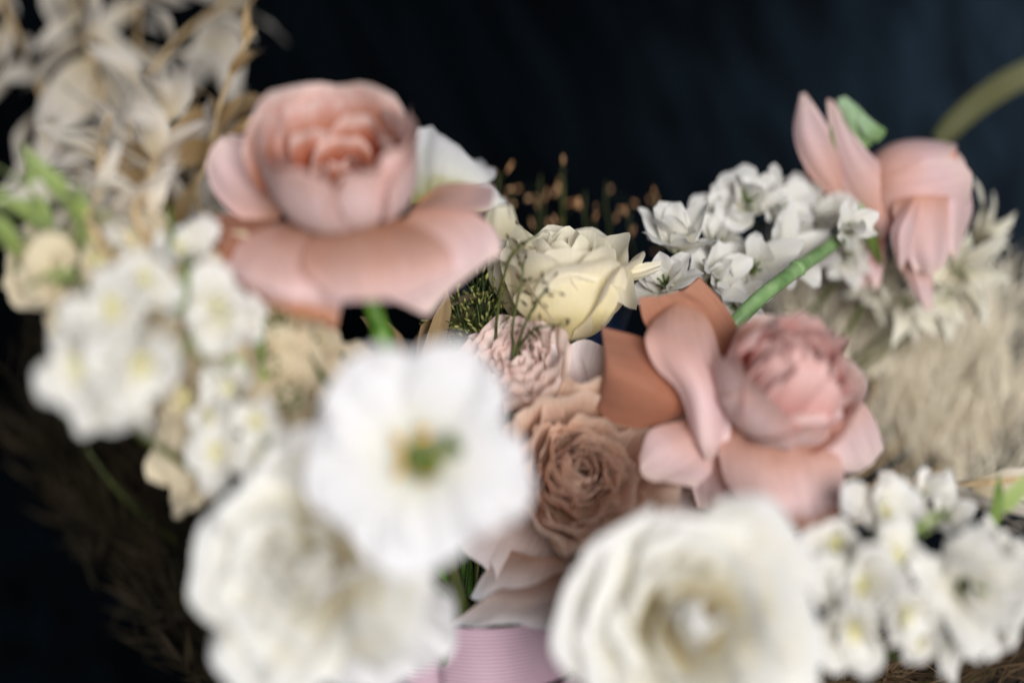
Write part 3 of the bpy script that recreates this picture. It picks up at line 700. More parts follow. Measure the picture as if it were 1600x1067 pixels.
def flower_stem(name, label, cat, florets, kind, group=None, npet=6, eye='stigma', leaves=(), seed=0, stem_mat='stem_dark', rad=0.0016, rows=2):
    """florets: (px, py, d, scale, (axis)) from the tip downwards."""
    rg = random.Random(seed)
    p0 = P(florets[0][0], florets[0][1], florets[0][2])
    t = thing(name, label, cat, Matrix.Translation(p0), group)
    ctr = sum((P(f[0], f[1], f[2]) for f in florets), Vector()) / len(florets)
    back = Vector((0, 0.02, -0.004))
    mb = MB()
    low = min(florets, key=lambda f: P(f[0], f[1], f[2]).z)
    pl = P(low[0], low[1], low[2])
    spine = [p0 + back * 0.6, ctr + back * 1.3, pl.lerp(ctr, 0.3) + back * 1.6 + Vector((0, 0, -0.015))]
    b = BIND + Vector((rg.uniform(-0.014, 0.014), rg.uniform(-0.012, 0.012), 0))
    q = spine[-1]
    spine += [q.lerp(b, 0.6) + Vector((0, 0.014, 0.02)), b + Vector((0, 0, 0.04)), b, Vector((b.x * 0.9 - q.x * 0.05, b.y, 0.004))]
    mb.tube(spine, [rad * 0.7, rad, rad * 1.2], 7, 40)
    sp = catmull(np.array([tuple(s) for s in spine[:4]]), 30)
    for (px, py, dd, sc, ax) in florets:
        fp = P(px, py, dd)
        a = Vector(ax).normalized()
        j = int(np.argmin(np.linalg.norm(sp - np.array(tuple(fp - a * 0.012)), axis=1)))
        mb.tube([sp[j], fp - a * 0.010 * sc, fp], [rad * 0.7, rad * 0.6, rad * 0.9], 6, 8)
        F = frame(a, fp - p0)
        fo = obj('floret', eye_mesh(eye), t, F @ Matrix.Scale(sc, 4))
        ms = floret_meshes(kind)
        n = npet if not isinstance(npet, tuple) else rg.randint(*npet)
        tot = n + (rows - 1) * (n // 2 + 1)
        for k in range(tot):
            row = k // n
            th = (k % n) * (360 / n if row == 0 else 360 / (n // 2 + 1)) + row * 180 / n + rg.uniform(-16, 16)
            s2 = (1 - 0.22 * row) * rg.uniform(0.75, 1.2)
            til = Matrix.Rotation(R(-(24 * row) + rg.uniform(-24, 14)), 4, 'Y') @ Matrix.Rotation(R(rg.uniform(-20, 20)), 4, 'X')
            obj('petal', ms[rg.randrange(len(ms))], fo, rotz(th) @ til @ Matrix.Scale(s2, 4))
    for (px, py, dd, L, dirv, m) in leaves:
        me = leaf_mesh('leaf', L, L * 0.26, M[m], (4, 10, 20, 30), 0.25, 0.6, 0.8, 0.03, rg.randrange(999))
        obj('leaf', me, t, frame(dirv, P(px, py, dd) - p0) @ rotz(rg.uniform(0, 360)))
    mb.build('stem', M[stem_mat], t, Matrix.Translation(-p0))
    return t

WG = 'white star flower stems'
# right of the cream rose
flower_stem('star_flower', 'white star flower stem with upright petals, against the right edge of the cream rose', 'flower',
    [(1060, 395, 0.685, 1.15, (0.05, -0.55, 0.85)), (1040, 450, 0.672, 1.0, (-0.2, -0.9, 0.3)), (1110, 440, 0.685, 1.0, (0.25, -0.9, 0.3))], 'star', WG, seed=1)
flower_stem('star_flower', 'bluish white star flower topping the right group, against the black backdrop', 'flower',
    [(1168, 328, 0.72, 1.25, (0.0, -0.8, 0.6)), (1205, 335, 0.73, 1.1, (0.35, -0.75, 0.5)), (1130, 345, 0.72, 0.9, (-0.4, -0.7, 0.5))], 'round', WG, seed=2)
flower_stem('star_flower', 'white star flower with dark green centre, beside the slanting pale green stem', 'flower',
    [(1172, 425, 0.70, 1.2, (0.0, -0.97, 0.2)), (1215, 410, 0.715, 1.0, (0.4, -0.85, 0.3)), (1150, 475, 0.69, 0.8, (-0.2, -0.95, -0.1)), (1120, 385, 0.715, 0.8, (-0.1, -0.9, 0.4))], 'star', WG, seed=3,
    leaves=[(1180, 470, 0.69, 30, (-0.5, -0.3, -0.8), 'leaf'), (1140, 480, 0.69, 26, (-0.6, -0.2, -0.5), 'leaf')])
flower_stem('star_flower', 'small white star flower with a pointed beige back petal, under the turned pink rose', 'flower',
    [(1268, 358, 0.74, 1.15, (0.1, -0.75, 0.65)), (1318, 362, 0.70, 0.8, (0.3, -0.9, 0.2)), (1250, 395, 0.735, 0.95, (-0.2, -0.95, 0.0)), (1320, 400, 0.75, 1.0, (0.2, -0.95, 0.0))], 'star', WG, seed=4)
# lower right
flower_stem('star_flower', 'largest white star flower at lower right, wide petals above the brown plumes', 'flower',
    [(1500, 910, 0.535, 1.35, (0.15, -0.97, 0.1)), (1540, 865, 0.55, 0.81, (0.5, -0.8, 0.4)), (1480, 980, 0.54, 0.81, (0.1, -0.85, -0.5)), (1540, 965, 0.545, 0.77, (0.5, -0.8, -0.4))], 'star', WG, seed=5)
flower_stem('star_flower', 'white star flower with pale green middle, between the ivory rose and lower right bloom', 'flower',
    [(1345, 913, 0.525, 0.99, (-0.1, -0.97, 0.1)), (1305, 853, 0.540, 0.87, (-0.2, -0.9, 0.3)), (1390, 868, 0.535, 0.84, (0.2, -0.95, 0.2)), (1330, 973, 0.530, 0.87, (-0.1, -0.9, -0.4)), (1400, 953, 0.530, 0.87, (0.2, -0.92, -0.2)), (1310, 908, 0.535, 0.79, (-0.4, -0.9, 0)), (1375, 808, 0.550, 0.87, (0, -0.9, 0.4)), (1430, 993, 0.535, 0.63, (0.1, -0.8, -0.5))], 'round', WG, seed=6, eye='eye_cream',
    leaves=[(1330, 915, 0.535, 24, (0.4, -0.3, 0.5), 'leaf_pale'), (1345, 930, 0.533, 22, (-0.6, -0.3, 0.1), 'leaf_pale'), (1405, 850, 0.54, 22, (0.4, -0.3, 0.7), 'leaf_pale'), (1420, 845, 0.54, 18, (0.8, -0.3, 0.3), 'leaf_pale')])
flower_stem('star_flower', 'white star flower cut by the right edge of the frame beside green leaves', 'flower',
    [(1600, 860, 0.56, 0.77, (0.3, -0.9, 0.2)), (1470, 810, 0.57, 0.72, (0, -0.9, 0.4)), (1430, 780, 0.575, 0.68, (0, -0.9, 0.4))], 'star', WG, seed=7,
    leaves=[(1560, 800, 0.56, 26, (0.5, -0.2, 0.6), 'leaf_pale'), (1585, 880, 0.56, 24, (0.5, -0.2, -0.3), 'leaf_pale'), (1590, 900, 0.56, 26, (0.3, -0.4, -0.7), 'leaf_pale'), (1550, 830, 0.56, 20, (0.2, -0.2, 0.9), 'leaf')])
# left
flower_stem('star_flower', 'large hanging white bell cluster at far left, over the black gap', 'flower',
    [(150, 560, 0.480, 1.13, (-0.3, -0.8, -0.3)), (215, 560, 0.480, 1.09, (0.35, -0.85, -0.25)), (175, 610, 0.480, 0.88, (0, -0.6, -0.8)), (180, 490, 0.490, 0.92, (0.1, -0.97, 0.3)), (225, 440, 0.500, 0.76, (0.3, -0.9, 0.2))], 'round', WG, seed=8, npet=5, eye='eye_cream',
    leaves=[(145, 535, 0.49, 16, (0.2, -0.5, -0.7), 'leaf_pale'), (280, 510, 0.50, 22, (0.3, -0.3, -0.6), 'leaf_pale'), (300, 520, 0.505, 26, (-0.1, -0.3, -0.8), 'leaf_pale'), (280, 490, 0.505, 18, (0.2, -0.4, 0.6), 'leaf')])
flower_stem('star_flower', 'white floret cluster tucked under the left edge of the open pink rose', 'flower',
    [(285, 395, 0.525, 0.70, (0.1, -0.9, 0.4)), (212, 372, 0.540, 0.62, (-0.2, -0.9, 0.4)), (345, 490, 0.520, 0.98, (0.1, -0.95, 0.2)), (372, 500, 0.525, 0.78, (0.4, -0.9, 0)), (320, 470, 0.530, 0.70, (-0.4, -0.9, 0.2))], 'round', WG, seed=9, npet=5, eye='eye_cream',
    leaves=[(262, 425, 0.525, 22, (0.3, -0.3, 0.6), 'leaf'), (405, 490, 0.535, 18, (0.1, -0.3, -0.9), 'leaf')])
flower_stem('star_flower', 'white floret cluster above the ruffled lisianthus, edging the dark gap', 'flower',
    [(365, 610, 0.520, 0.78, (-0.1, -0.95, 0.2)), (340, 650, 0.520, 0.70, (-0.4, -0.9, 0.1)), (400, 660, 0.515, 0.74, (0.2, -0.95, 0.1)), (345, 705, 0.520, 0.78, (-0.3, -0.95, 0)), (410, 715, 0.520, 0.78, (0.1, -0.97, 0.1))], 'round', WG, seed=10, npet=5, eye='eye_cream',
    leaves=[(385, 655, 0.515, 16, (0.4, -0.3, -0.8), 'leaf'), (395, 670, 0.515, 14, (0.5, -0.3, -0.5), 'leaf')])
# beige small florets between pink rose and lisianthus
BG = 'beige floret stems'
flower_stem('beige_hydrangea', 'beige floret cluster below the open pink rose, left of its green stem', 'flower',
    [(440, 520, 0.56, 1.35, (0, -0.95, 0.3)), (390, 545, 0.56, 1.3, (-0.3, -0.9, 0.2)), (475, 545, 0.565, 1.2, (0.3, -0.9, 0.2)), (430, 570, 0.555, 1.3, (0, -0.97, 0)), (520, 575, 0.57, 1.0, (0.3, -0.8, 0.5)), (545, 590, 0.57, 1.0, (0.4, -0.8, 0.5))], 'beige', BG, seed=11, npet=4,
    leaves=[(480, 550, 0.545, 26, (0.4, -0.3, -0.8), 'leaf'), (420, 590, 0.54, 24, (-0.7, -0.2, 0.2), 'leaf_pale')])
flower_stem('beige_hydrangea', 'beige floret cluster beside the upper left rim of the open white lisianthus', 'flower',
    [(455, 625, 0.555, 1.56, (0.1, -0.97, 0.1)), (400, 610, 0.560, 1.44, (-0.3, -0.9, 0.1)), (300, 640, 0.570, 1.32, (-0.4, -0.9, 0)), (320, 600, 0.570, 1.44, (-0.3, -0.9, 0.1)), (500, 640, 0.560, 1.44, (0.3, -0.9, 0.1)), (440, 680, 0.555, 1.44, (0, -0.97, -0.1)), (290, 580, 0.580, 1.32, (-0.3, -0.9, 0.1)), (340, 560, 0.580, 1.32, (-0.1, -0.9, 0.2))], 'beige', BG, seed=12, npet=4)
flower_stem('beige_hydrangea', 'beige florets behind the white clusters at far left, near the green buds', 'flower',
    [(250, 480, 0.550, 1.22, (0, -0.95, 0.2)), (200, 420, 0.550, 1.22, (-0.2, -0.95, 0.2)), (120, 440, 0.540, 1.13, (-0.3, -0.9, 0.1)), (60, 430, 0.550, 1.05, (-0.3, -0.9, 0)), (300, 430, 0.550, 1.22, (0.1, -0.95, 0.2)), (330, 400, 0.560, 1.13, (0.1, -0.9, 0.2)), (150, 390, 0.550, 1.13, (-0.1, -0.95, 0.2))], 'beige', BG, seed=13, npet=4)
flower_stem('beige_hydrangea', 'beige florets filling the hollow between the white bells and the ruffled lisianthus', 'flower',
    [(285, 560, 0.545, 1.3, (-0.1, -0.95, 0.2)), (320, 530, 0.55, 1.2, (0.1, -0.95, 0.2)), (300, 620, 0.54, 1.2, (-0.2, -0.95, 0)), (330, 690, 0.545, 1.2, (-0.2, -0.95, 0)), (370, 570, 0.55, 1.3, (0.1, -0.95, 0.1)), (255, 600, 0.55, 1.0, (-0.4, -0.9, 0)), (310, 740, 0.55, 1.1, (-0.3, -0.9, 0)), (370, 640, 0.55, 1.3, (0, -0.97, 0))], 'beige', BG, seed=16, npet=5, eye='eye_cream')
flower_stem('beige_hydrangea', 'beige florets over the white bells, beneath the pale green buds', 'flower',
    [(110, 440, 0.54, 1.1, (-0.2, -0.95, 0.2)), (165, 410, 0.54, 1.2, (0, -0.95, 0.2)), (230, 400, 0.545, 1.2, (0.1, -0.95, 0.2)), (120, 500, 0.535, 1.0, (-0.3, -0.9, 0)), (255, 455, 0.54, 1.2, (0.2, -0.95, 0.1)), (310, 440, 0.55, 1.2, (0.2, -0.95, 0.1)), (70, 400, 0.55, 1.0, (-0.4, -0.9, 0.2))], 'beige', BG, seed=17, npet=5, eye='eye_cream')
# pointed pale flower behind the turned pink rose
flower_stem('spiky_flower', 'pale spiky dried flower with pointed petals, behind the lower side of the turned pink rose', 'flower',
    [(1490, 415, 0.775, 1.35, (0.15, -0.95, -0.1)), (1470, 450, 0.775, 1.1, (-0.1, -0.9, -0.3)), (1520, 375, 0.78, 1.0, (0.6, -0.7, 0.3))], 'pointed', None, seed=14, npet=9, eye='stem_pale')
flower_stem('spiky_flower', 'pale spiky dried flower hanging below the turned pink rose, above the swirled rose', 'flower',
    [(1410, 470, 0.78, 1.0, (0, -0.9, -0.4)), (1370, 435, 0.79, 0.9, (0, -0.95, -0.1))], 'pointed', None, seed=15, npet=8, eye='stem_pale')
# white bloom behind the open pink rose
def white_behind():
    d = 0.70
    A = Vector((0.25, -0.25, 0.93)); b = P(690, 330, d)
    t = thing('white_lisianthus', 'bluish white frilled bloom peeking out behind the open pink rose', 'lisianthus', frame(A, b), 'white lisianthus blooms')
    for rows in ([[(640, 320, 6), (680, 320, 0), (720, 315, 2)], [(630, 260, 6), (690, 262, -4), (750, 290, 0)], [(645, 205, 8), (705, 232, 0), (772, 284, 4)], [(664, 198, 10), (712, 225, 4), (775, 276, 8)]],
                 [[(690, 330, -4), (720, 325, -6), (750, 330, -4)], [(720, 300, 0), (752, 295, -4), (790, 320, 0)], [(752, 280, 4), (778, 300, 0), (800, 335, 4)]],
                 [[(640, 320, 20), (700, 320, 16), (760, 320, 18)], [(640, 240, 26), (700, 240, 20), (765, 275, 24)], [(655, 205, 30), (700, 225, 26), (755, 262, 30)]]):
        patch(t, rows, d, M['white'], wob=3.2, nu=27, nv=19)
    for rows in ([[(770, 400, 0), (790, 395, -2), (810, 385, 0)], [(755, 360, 2), (780, 352, -2), (808, 348, 2)], [(765, 320, 6), (785, 322, 2), (800, 322, 6)]],):
        patch(t, rows, d, M['cream'], wob=1.0)
    stem(t, to_bind(b, A, 0.03, seed=17), 0.003, M['stem'])
white_behind()

# ------------------------------------------------------------------ bleached leaf sprigs, upper left
LEAFV = {m: [leaf_mesh('leaf', 40, w_, M[m], b_, 0.18, 0.5, 1.4, c_, 600 + i, 9, 12, 0.35) for i, (w_, b_, c_) in enumerate([(15, (0, 15, 30, 60), 0.06), (13, (10, 25, 20, 10), 0.10), (17, (5, 10, 40, 70), 0.05), (11, (0, 5, 25, 20), 0.12)])] for m in ('dry', 'dry_tan', 'leaf_pale')}
def sprig(label, path, leaves, mat='dry', seed=0, group='bleached leaf sprigs', name='dried_sprig', cat='dried foliage', extra=()):
    """path: (px, py, d) from tip to base; leaves: (count, length scale, droop 0..1)."""
    rg = random.Random(seed)
    pts = [P(*q) for q in path]
    t = thing(name, label, cat, Matrix.Translation(pts[-1]), group)
    inv = Matrix.Translation(-pts[-1])
    b = BIND + Vector((rg.uniform(-0.014, 0.014), rg.uniform(-0.012, 0.014), 0))
    q = pts[-1]
    full = pts + [q.lerp(b, 0.5) + Vector((0, 0.02, 0.0)), b, Vector((b.x * 0.9, b.y, 0.004))]
    mb = MB(); mb.tube(full, [0.0011, 0.0016, 0.002], 6, 40)
    mb.build('stem', M['dry_stem'] if mat != 'leaf_pale' else M['stem_dark'], t, inv)
    sp = catmull(np.array([tuple(p) for p in pts]), 60)
    n, ls, droop = leaves
    for k in range(n):
        f = (k + rg.random() * 0.6) / n
        i = min(58, int(f * 59))
        pos = Vector(sp[i]); tan = (Vector(sp[i]) - Vector(sp[i + 1])).normalized()
        side = 1 if k % 2 else -1
        dirv = tan * (1 - droop) + Vector((side * rg.uniform(0.2, 0.7), rg.uniform(-0.7, 0.3), -droop * 1.0 + rg.uniform(-0.2, 0.2)))
        s = ls * rg.uniform(0.75, 1.2)
        ms = LEAFV[mat]
        obj('leaf', ms[rg.randrange(len(ms))], t, frame(dirv, pos - q) @ rotz(rg.uniform(-60, 60)) @ Matrix.Scale(s, 4))
    for (px, py, d, dirv, s, roll) in extra:
        obj('leaf', LEAFV[mat][roll % 4], t, frame(dirv, P(px, py, d) - q) @ rotz(roll * 37) @ Matrix.Scale(s, 4))
    return t
sprig('bleached sprig at the top left corner, leaning out of the frame', [(-20, -60, 0.890), (30, 60, 0.880), (90, 210, 0.870), (150, 330, 0.860)], (15, 1.15, 0.75), seed=1)
sprig('bleached sprig hanging beside the top left corner one, over the small black gap', [(110, -70, 0.880), (130, 40, 0.870), (160, 160, 0.860), (210, 330, 0.850)], (16, 1.15, 0.7), seed=2)
sprig('bleached sprig arching through the middle of the pale leaves', [(220, -40, 0.910), (215, 60, 0.900), (210, 170, 0.880), (240, 330, 0.860)], (13, 1.0, 0.6), seed=3)
sprig('bleached sprig with a long bare curved tip reaching to the top edge', [(352, 8, 0.830), (290, 50, 0.825), (240, 110, 0.820), (205, 190, 0.820), (225, 300, 0.825), (270, 380, 0.830)], (9, 1.0, 0.15), seed=4)
sprig('broad whitish sprig at the top of the frame, standing behind the curved bare tip', [(400, -20, 0.910), (350, 60, 0.905), (310, 130, 0.900), (280, 230, 0.890), (290, 350, 0.870)], (8, 1.25, 0.5), seed=5,
      extra=[(350, 40, 0.890, (-0.5, -0.3, -0.8), 1.5, 1), (330, 20, 0.890, (0.3, -0.3, -0.6), 1.4, 2), (310, 110, 0.890, (0.3, -0.2, 0.7), 1.3, 0)])
sprig('bleached sprig with upright pointed leaves above the white florets, touching the pink rose', [(262, 170, 0.550), (250, 230, 0.550), (230, 300, 0.540), (240, 390, 0.530)], (11, 0.68, 0.1), seed=6)
sprig('bleached sprig just above the pale green buds at the left edge', [(170, 180, 0.550), (160, 240, 0.550), (150, 310, 0.540), (170, 400, 0.530)], (11, 0.7, 0.35), seed=7)
sprig('bleached sprig close to the left petal of the open pink rose', [(330, 215, 0.790), (310, 270, 0.790), (285, 330, 0.780), (280, 410, 0.770)], (10, 0.8, 0.15), seed=8)
TG = 'tan leaf sprigs'
sprig('tan leaf sprig with a thin spike, rising behind the top of the open pink rose', [(398, 45, 0.76), (372, 90, 0.755), (345, 160, 0.75), (325, 250, 0.74), (320, 350, 0.73)], (4, 0.55, 0.0), 'dry_tan', 11, TG,
      extra=[(345, 190, 0.76, (0.7, -0.2, 0.55), 0.95, 0), (350, 215, 0.755, (0.75, -0.2, 0.3), 0.85, 2), (340, 215, 0.755, (0.3, -0.3, 0.75), 0.8, 1), (345, 170, 0.77, (-0.8, 0, -0.3), 1.0, 0), (335, 230, 0.76, (-0.6, 0, -0.1), 1.0, 2)])
sprig('tan leaf sprig filling the gap beneath the bleached leaves', [(250, 250, 0.80), (255, 300, 0.79), (260, 350, 0.78), (290, 420, 0.76)], (12, 0.9, 0.3), 'dry_tan', 12, TG)
sprig('tan broad leaf behind the green stem of the open pink rose', [(690, 490, 0.70), (660, 520, 0.70), (640, 560, 0.69), (660, 620, 0.68)], (7, 0.75, 0.3), 'dry_tan', 13, TG,
      extra=[(655, 575, 0.67, (0.1, -0.25, 1), 1.15, 2), (695, 570, 0.675, (0.15, -0.25, 1), 1.0, 2), (630, 580, 0.69, (-0.3, -0.2, 0.9), 0.9, 0), (672, 590, 0.665, (0.0, -0.3, 1), 1.1, 1)])
sprig('pale green bud sprig at the left edge, under the bleached leaves', [(45, 290, 0.540), (65, 340, 0.540), (90, 390, 0.540), (130, 450, 0.540)], (9, 0.62, 0.0), 'leaf_pale', 14, 'green bud sprigs', 'green_sprig', 'foliage',
      extra=[(30, 400, 0.530, (-0.4, -0.2, 0.8), 0.7, 0)])
sprig('pale green bud sprig beside the white floret stack, right of the left edge buds', [(118, 320, 0.530), (125, 360, 0.530), (130, 410, 0.530), (150, 470, 0.530)], (7, 0.55, 0.05), 'leaf_pale', 15, 'green bud sprigs', 'green_sprig', 'foliage')
sprig('flat beige leaf lying level across the right plumes', [(1610, 745, 0.60), (1560, 752, 0.60), (1480, 760, 0.60), (1400, 775, 0.60)], (0, 1, 0), 'dry', 16, None,
      extra=[(1385, 770, 0.60, (1, -0.1, 0.12), 1.5, 0), (1450, 765, 0.60, (1, -0.1, 0.1), 1.5, 1), (1520, 760, 0.60, (1, -0.1, 0.05), 1.4, 3)])

# ------------------------------------------------------------------ fluffy plumes: one stem and one mass of fine strands each
def plume(label, path, n, spread, length, mat, group, seed=0, width=0.00045, name='feathery_plume', lean=(0.15, 0, 1), cat='dried grass'):
    rg = np.random.default_rng(seed)
    pts = [P(*q) for q in path]
    q = pts[-1]
    t = thing(name, label, cat, Matrix.Translation(q), group)
    inv = Matrix.Translation(-q)
    b = BIND + Vector((rg.uniform(-0.014, 0.014), rg.uniform(-0.012, 0.014), 0))
    mb = MB(); mb.tube(pts + [q.lerp(b, 0.6), b, Vector((b.x, b.y, 0.004))], [0.0009, 0.0014, 0.0016], 6, 36)
    mb.build('stem', M['dry_stem'] if mat == 'plume' else M['stem_dark'], t, inv)
    sp = catmull(np.array([tuple(p) for p in pts]), 80)
    tuft = rg.normal(0, 1, (34, 3)) * np.array(spread) * 0.001
    V = []; F = []
    qv = np.array(tuple(q))
    for k in range(n):
        g = int(rg.integers(0, 34))
        i = min(78, max(0, int((g * 7919 % 79) + rg.normal(0, 5))))
        o = sp[i] + tuft[g] + rg.normal(0, 1, 3) * np.array(spread) * 0.00034 - qv
        dv = np.array(lean) + np.array((math.sin(g * 2.1) * 0.5, math.cos(g * 3.3) * 0.3, 0)) + rg.normal(0, 0.34, 3)
        dv /= np.linalg.norm(dv)
        L = length * 0.001 * rg.uniform(0.5, 1.4)
        x = np.cross(dv, rg.normal(0, 1, 3)); x /= np.linalg.norm(x)
        wd = width * rg.uniform(0.6, 1.6)
        b0 = len(V)
        bend = rg.normal(0, 0.15, 3) * L
        V += [tuple(o - x * wd * 0.4), tuple(o + x * wd * 0.4), tuple(o + dv * L * 0.55 + x * wd + bend * 0.4), tuple(o + dv * L * 0.55 - x * wd + bend * 0.4), tuple(o + dv * L + bend)]
        F += [(b0, b0 + 1, b0 + 2, b0 + 3), (b0 + 3, b0 + 2, b0 + 4)]
    o = obj('plumage', raw_mesh('plumage', V, F, M[mat]), t)
    o['kind'] = 'stuff'
    return t
PG = 'beige feathery plumes'
plume('beige feathery plume at the right edge, topmost of the plumes', [(1570, 500, 0.87), (1540, 560, 0.87), (1490, 640, 0.85), (1430, 720, 0.83)], 1215, (18, 15, 18), 22, 'plume', PG, 1)
plume('beige feathery plume directly right of the swirled pink rose', [(1440, 480, 0.85), (1440, 540, 0.85), (1430, 610, 0.84), (1400, 700, 0.82)], 1215, (16, 15, 18), 22, 'plume', PG, 2)
plume('beige feathery plume behind the swirled heart of the right pink rose', [(1300, 430, 0.85), (1310, 480, 0.85), (1330, 540, 0.84), (1350, 640, 0.82)], 1000, (16, 13, 16), 21, 'plume', PG, 3)
plume('beige feathery plume low at the right edge, above the level leaf', [(1600, 620, 0.85), (1570, 650, 0.84), (1520, 690, 0.83), (1460, 740, 0.82)], 857, (16, 13, 13), 21, 'plume', PG, 4)
plume('beige feathery plume between the star flowers and the turned rose', [(1240, 400, 0.86), (1250, 440, 0.86), (1260, 480, 0.85), (1270, 560, 0.83)], 642, (13, 13, 13), 19, 'plume', PG, 5)
BP = 'brown plumes'
plume('brown plume in the lower right corner under the white star flowers', [(1560, 972, 0.70), (1480, 992, 0.69), (1400, 1022, 0.68), (1300, 1062, 0.67)], 1500, (14, 12, 12), 24, 'plume_brown', BP, 6, lean=(0.8, -0.2, 0.5))
plume('brown plume at the bottom edge right of the ivory rose', [(1400, 982, 0.66), (1340, 1012, 0.66), (1260, 1052, 0.66)], 1000, (12, 10, 10), 22, 'plume_brown', BP, 7, lean=(0.8, -0.2, 0.4))
plume('brown plume in the bottom right corner, leaning towards the frame edge', [(1620, 942, 0.74), (1580, 1002, 0.73), (1500, 1062, 0.72)], 700, (10, 10, 10), 30, 'plume_brown', BP, 8, lean=(0.6, -0.2, 0.9))
DP = 'dark plumes'
plume('dark brown plume in the black gap left of the ruffled lisianthus', [(240, 620, 0.80), (270, 700, 0.79), (330, 820, 0.77), (420, 960, 0.74)], 900, (14, 12, 16), 24, 'plume_dark', DP, 9, lean=(-0.35, -0.1, 0.9), width=0.0011)
plume('dark brown plume beside the left edge, deepest in the black gap', [(110, 660, 0.84), (150, 740, 0.83), (220, 840, 0.81), (330, 960, 0.78)], 600, (18, 12, 18), 24, 'plume_dark', DP, 10, lean=(-0.5, -0.1, 0.8), width=0.0011)
plume('dark brown plume at the bottom left, close beside the hanging lisianthus', [(250, 880, 0.76), (300, 950, 0.75), (370, 1020, 0.74), (450, 1090, 0.72)], 800, (14, 10, 14), 24, 'plume_dark', DP, 11, lean=(-0.6, -0.1, 0.7), width=0.0009)
plume('dark plume under the hanging white bells at the far left', [(60, 560, 0.78), (80, 600, 0.78), (120, 680, 0.78), (240, 820, 0.77)], 250, (8, 8, 12), 22, 'plume_dark', DP, 12, lean=(-0.1, 0, 1))

# ------------------------------------------------------------------ fine grasses with seed grains
def panicle(label, path, n, seed, stem_mat, seed_mat, group, grain=(0.0007, 0.0016), spread=16, up=0.6, name='grass_stalk', thick=0.00045):
    rg = np.random.default_rng(seed)
    pts = [P(*q) for q in path]
    q = pts[-1]
    t = thing(name, label, 'grass', Matrix.Translation(q), group)
    inv = Matrix.Translation(-q)
    b = BIND + Vector((rg.uniform(-0.012, 0.012), rg.uniform(-0.012, 0.012), 0))
    mb = MB(); mb.tube(pts + [q.lerp(b, 0.6), b, Vector((b.x, b.y, 0.004))], [thick, thick * 1.6, thick * 2], 5, 36)
    sd = MB()
    sp = catmull(np.array([tuple(p) for p in pts]), 80)
    for k in range(n):
        i = int(rg.integers(0, 60))
        o = sp[i]; tan = sp[i] - sp[i + 6]; tan /= np.linalg.norm(tan)
        dv = tan * up + rg.normal(0, 0.45, 3); dv /= np.linalg.norm(dv)
        L = spread * 0.001 * rg.uniform(0.4, 1.2)
        e = o + dv * L + np.array((0, 0, -0.0008))
        m = o + dv * L * 0.5 + np.array((0, 0, 0.0006))
        mb.tube([o, m, e], thick * 0.4, 3)
        ax = e - m
        sd.blob(e, (grain[0] * rg.uniform(0.7, 1.2), grain[1] * rg.uniform(0.7, 1.3)), tuple(ax), 5, 4)
    mb.build('stalk', M[stem_mat], t, inv)
    o = sd.build('seed_grains', M[seed_mat], t, inv); o['kind'] = 'stuff'
    return t
GG = 'fine green grass stalks'
gl = ['leaning left', 'nearly upright', 'with the tallest tip', 'curving right', 'shortest', 'closest to the cream rose', 'behind the others', 'in front of the others', 'nearest the blush rose']
heads = [((712, 470), (742, 560), 0.66), ((738, 430), (760, 565), 0.665), ((752, 405), (778, 565), 0.66), ((775, 440), (790, 570), 0.67), ((725, 505), (752, 572), 0.655), ((770, 470), (800, 560), 0.65), ((700, 520), (735, 590), 0.67), ((745, 470), (770, 575), 0.645), ((755, 520), (800, 575), 0.64)]
for k, (a_, b_, d_) in enumerate(heads):
    panicle('fine green grass stalk %s in the tuft beside the cream rose' % gl[k], [(a_[0], a_[1], d_), ((a_[0] + b_[0]) / 2 - 5, (a_[1] + b_[1]) / 2, d_), (b_[0], b_[1], d_), (b_[0] + 15, b_[1] + 60, d_)], 46, 700 + k, 'grass', 'seed', GG)
panicle('thin dark grass stalk arching over the left petal of the cream rose', [(842, 366, 0.612), (815, 382, 0.612), (796, 405, 0.614), (786, 440, 0.618), (776, 500, 0.625), (772, 570, 0.63)], 16, 720, 'stem_dark', 'seed_dark', 'dark grass stalks', (0.0006, 0.0016), 10)
panicle('thin dark grass stalk rising straight before the cream rose', [(818, 408, 0.606), (815, 440, 0.606), (808, 470, 0.608), (800, 520, 0.612), (800, 580, 0.62)], 14, 721, 'stem_dark', 'seed_dark', 'dark grass stalks', (0.0007, 0.0018), 9)
panicle('thin dark grass stalk slanting across the front petal of the cream rose', [(856, 448, 0.600), (842, 468, 0.602), (828, 490, 0.606), (812, 530, 0.612), (805, 580, 0.62)], 12, 722, 'stem_dark', 'seed_dark', 'dark grass stalks', (0.0007, 0.0018), 9)
panicle('thin dark grass stalk lying low under the front petal of the cream rose', [(885, 508, 0.603), (862, 508, 0.604), (838, 514, 0.606), (820, 530, 0.612), (805, 580, 0.62)], 9, 723, 'stem_dark', 'seed_dark', 'dark grass stalks', (0.0008, 0.0020), 6)
SG = 'tan seed heads'
tips = [(780, 270, 'furthest left, beside the frilled white bloom'), (800, 290, 'second from the frilled white bloom'), (845, 275, 'left of the tallest one'), (880, 262, 'standing tallest against the black backdrop'), (882, 288, 'right below the tallest one'), (915, 300, 'above the middle of the cream rose'), (948, 285, 'right of the tallest one'), (850, 320, 'low above the cream rose'), (985, 330, 'short, above the right side of the cream rose'), (1025, 305, 'pale, nearest the star flowers'), (930, 330, 'hidden low behind the cream rose')]
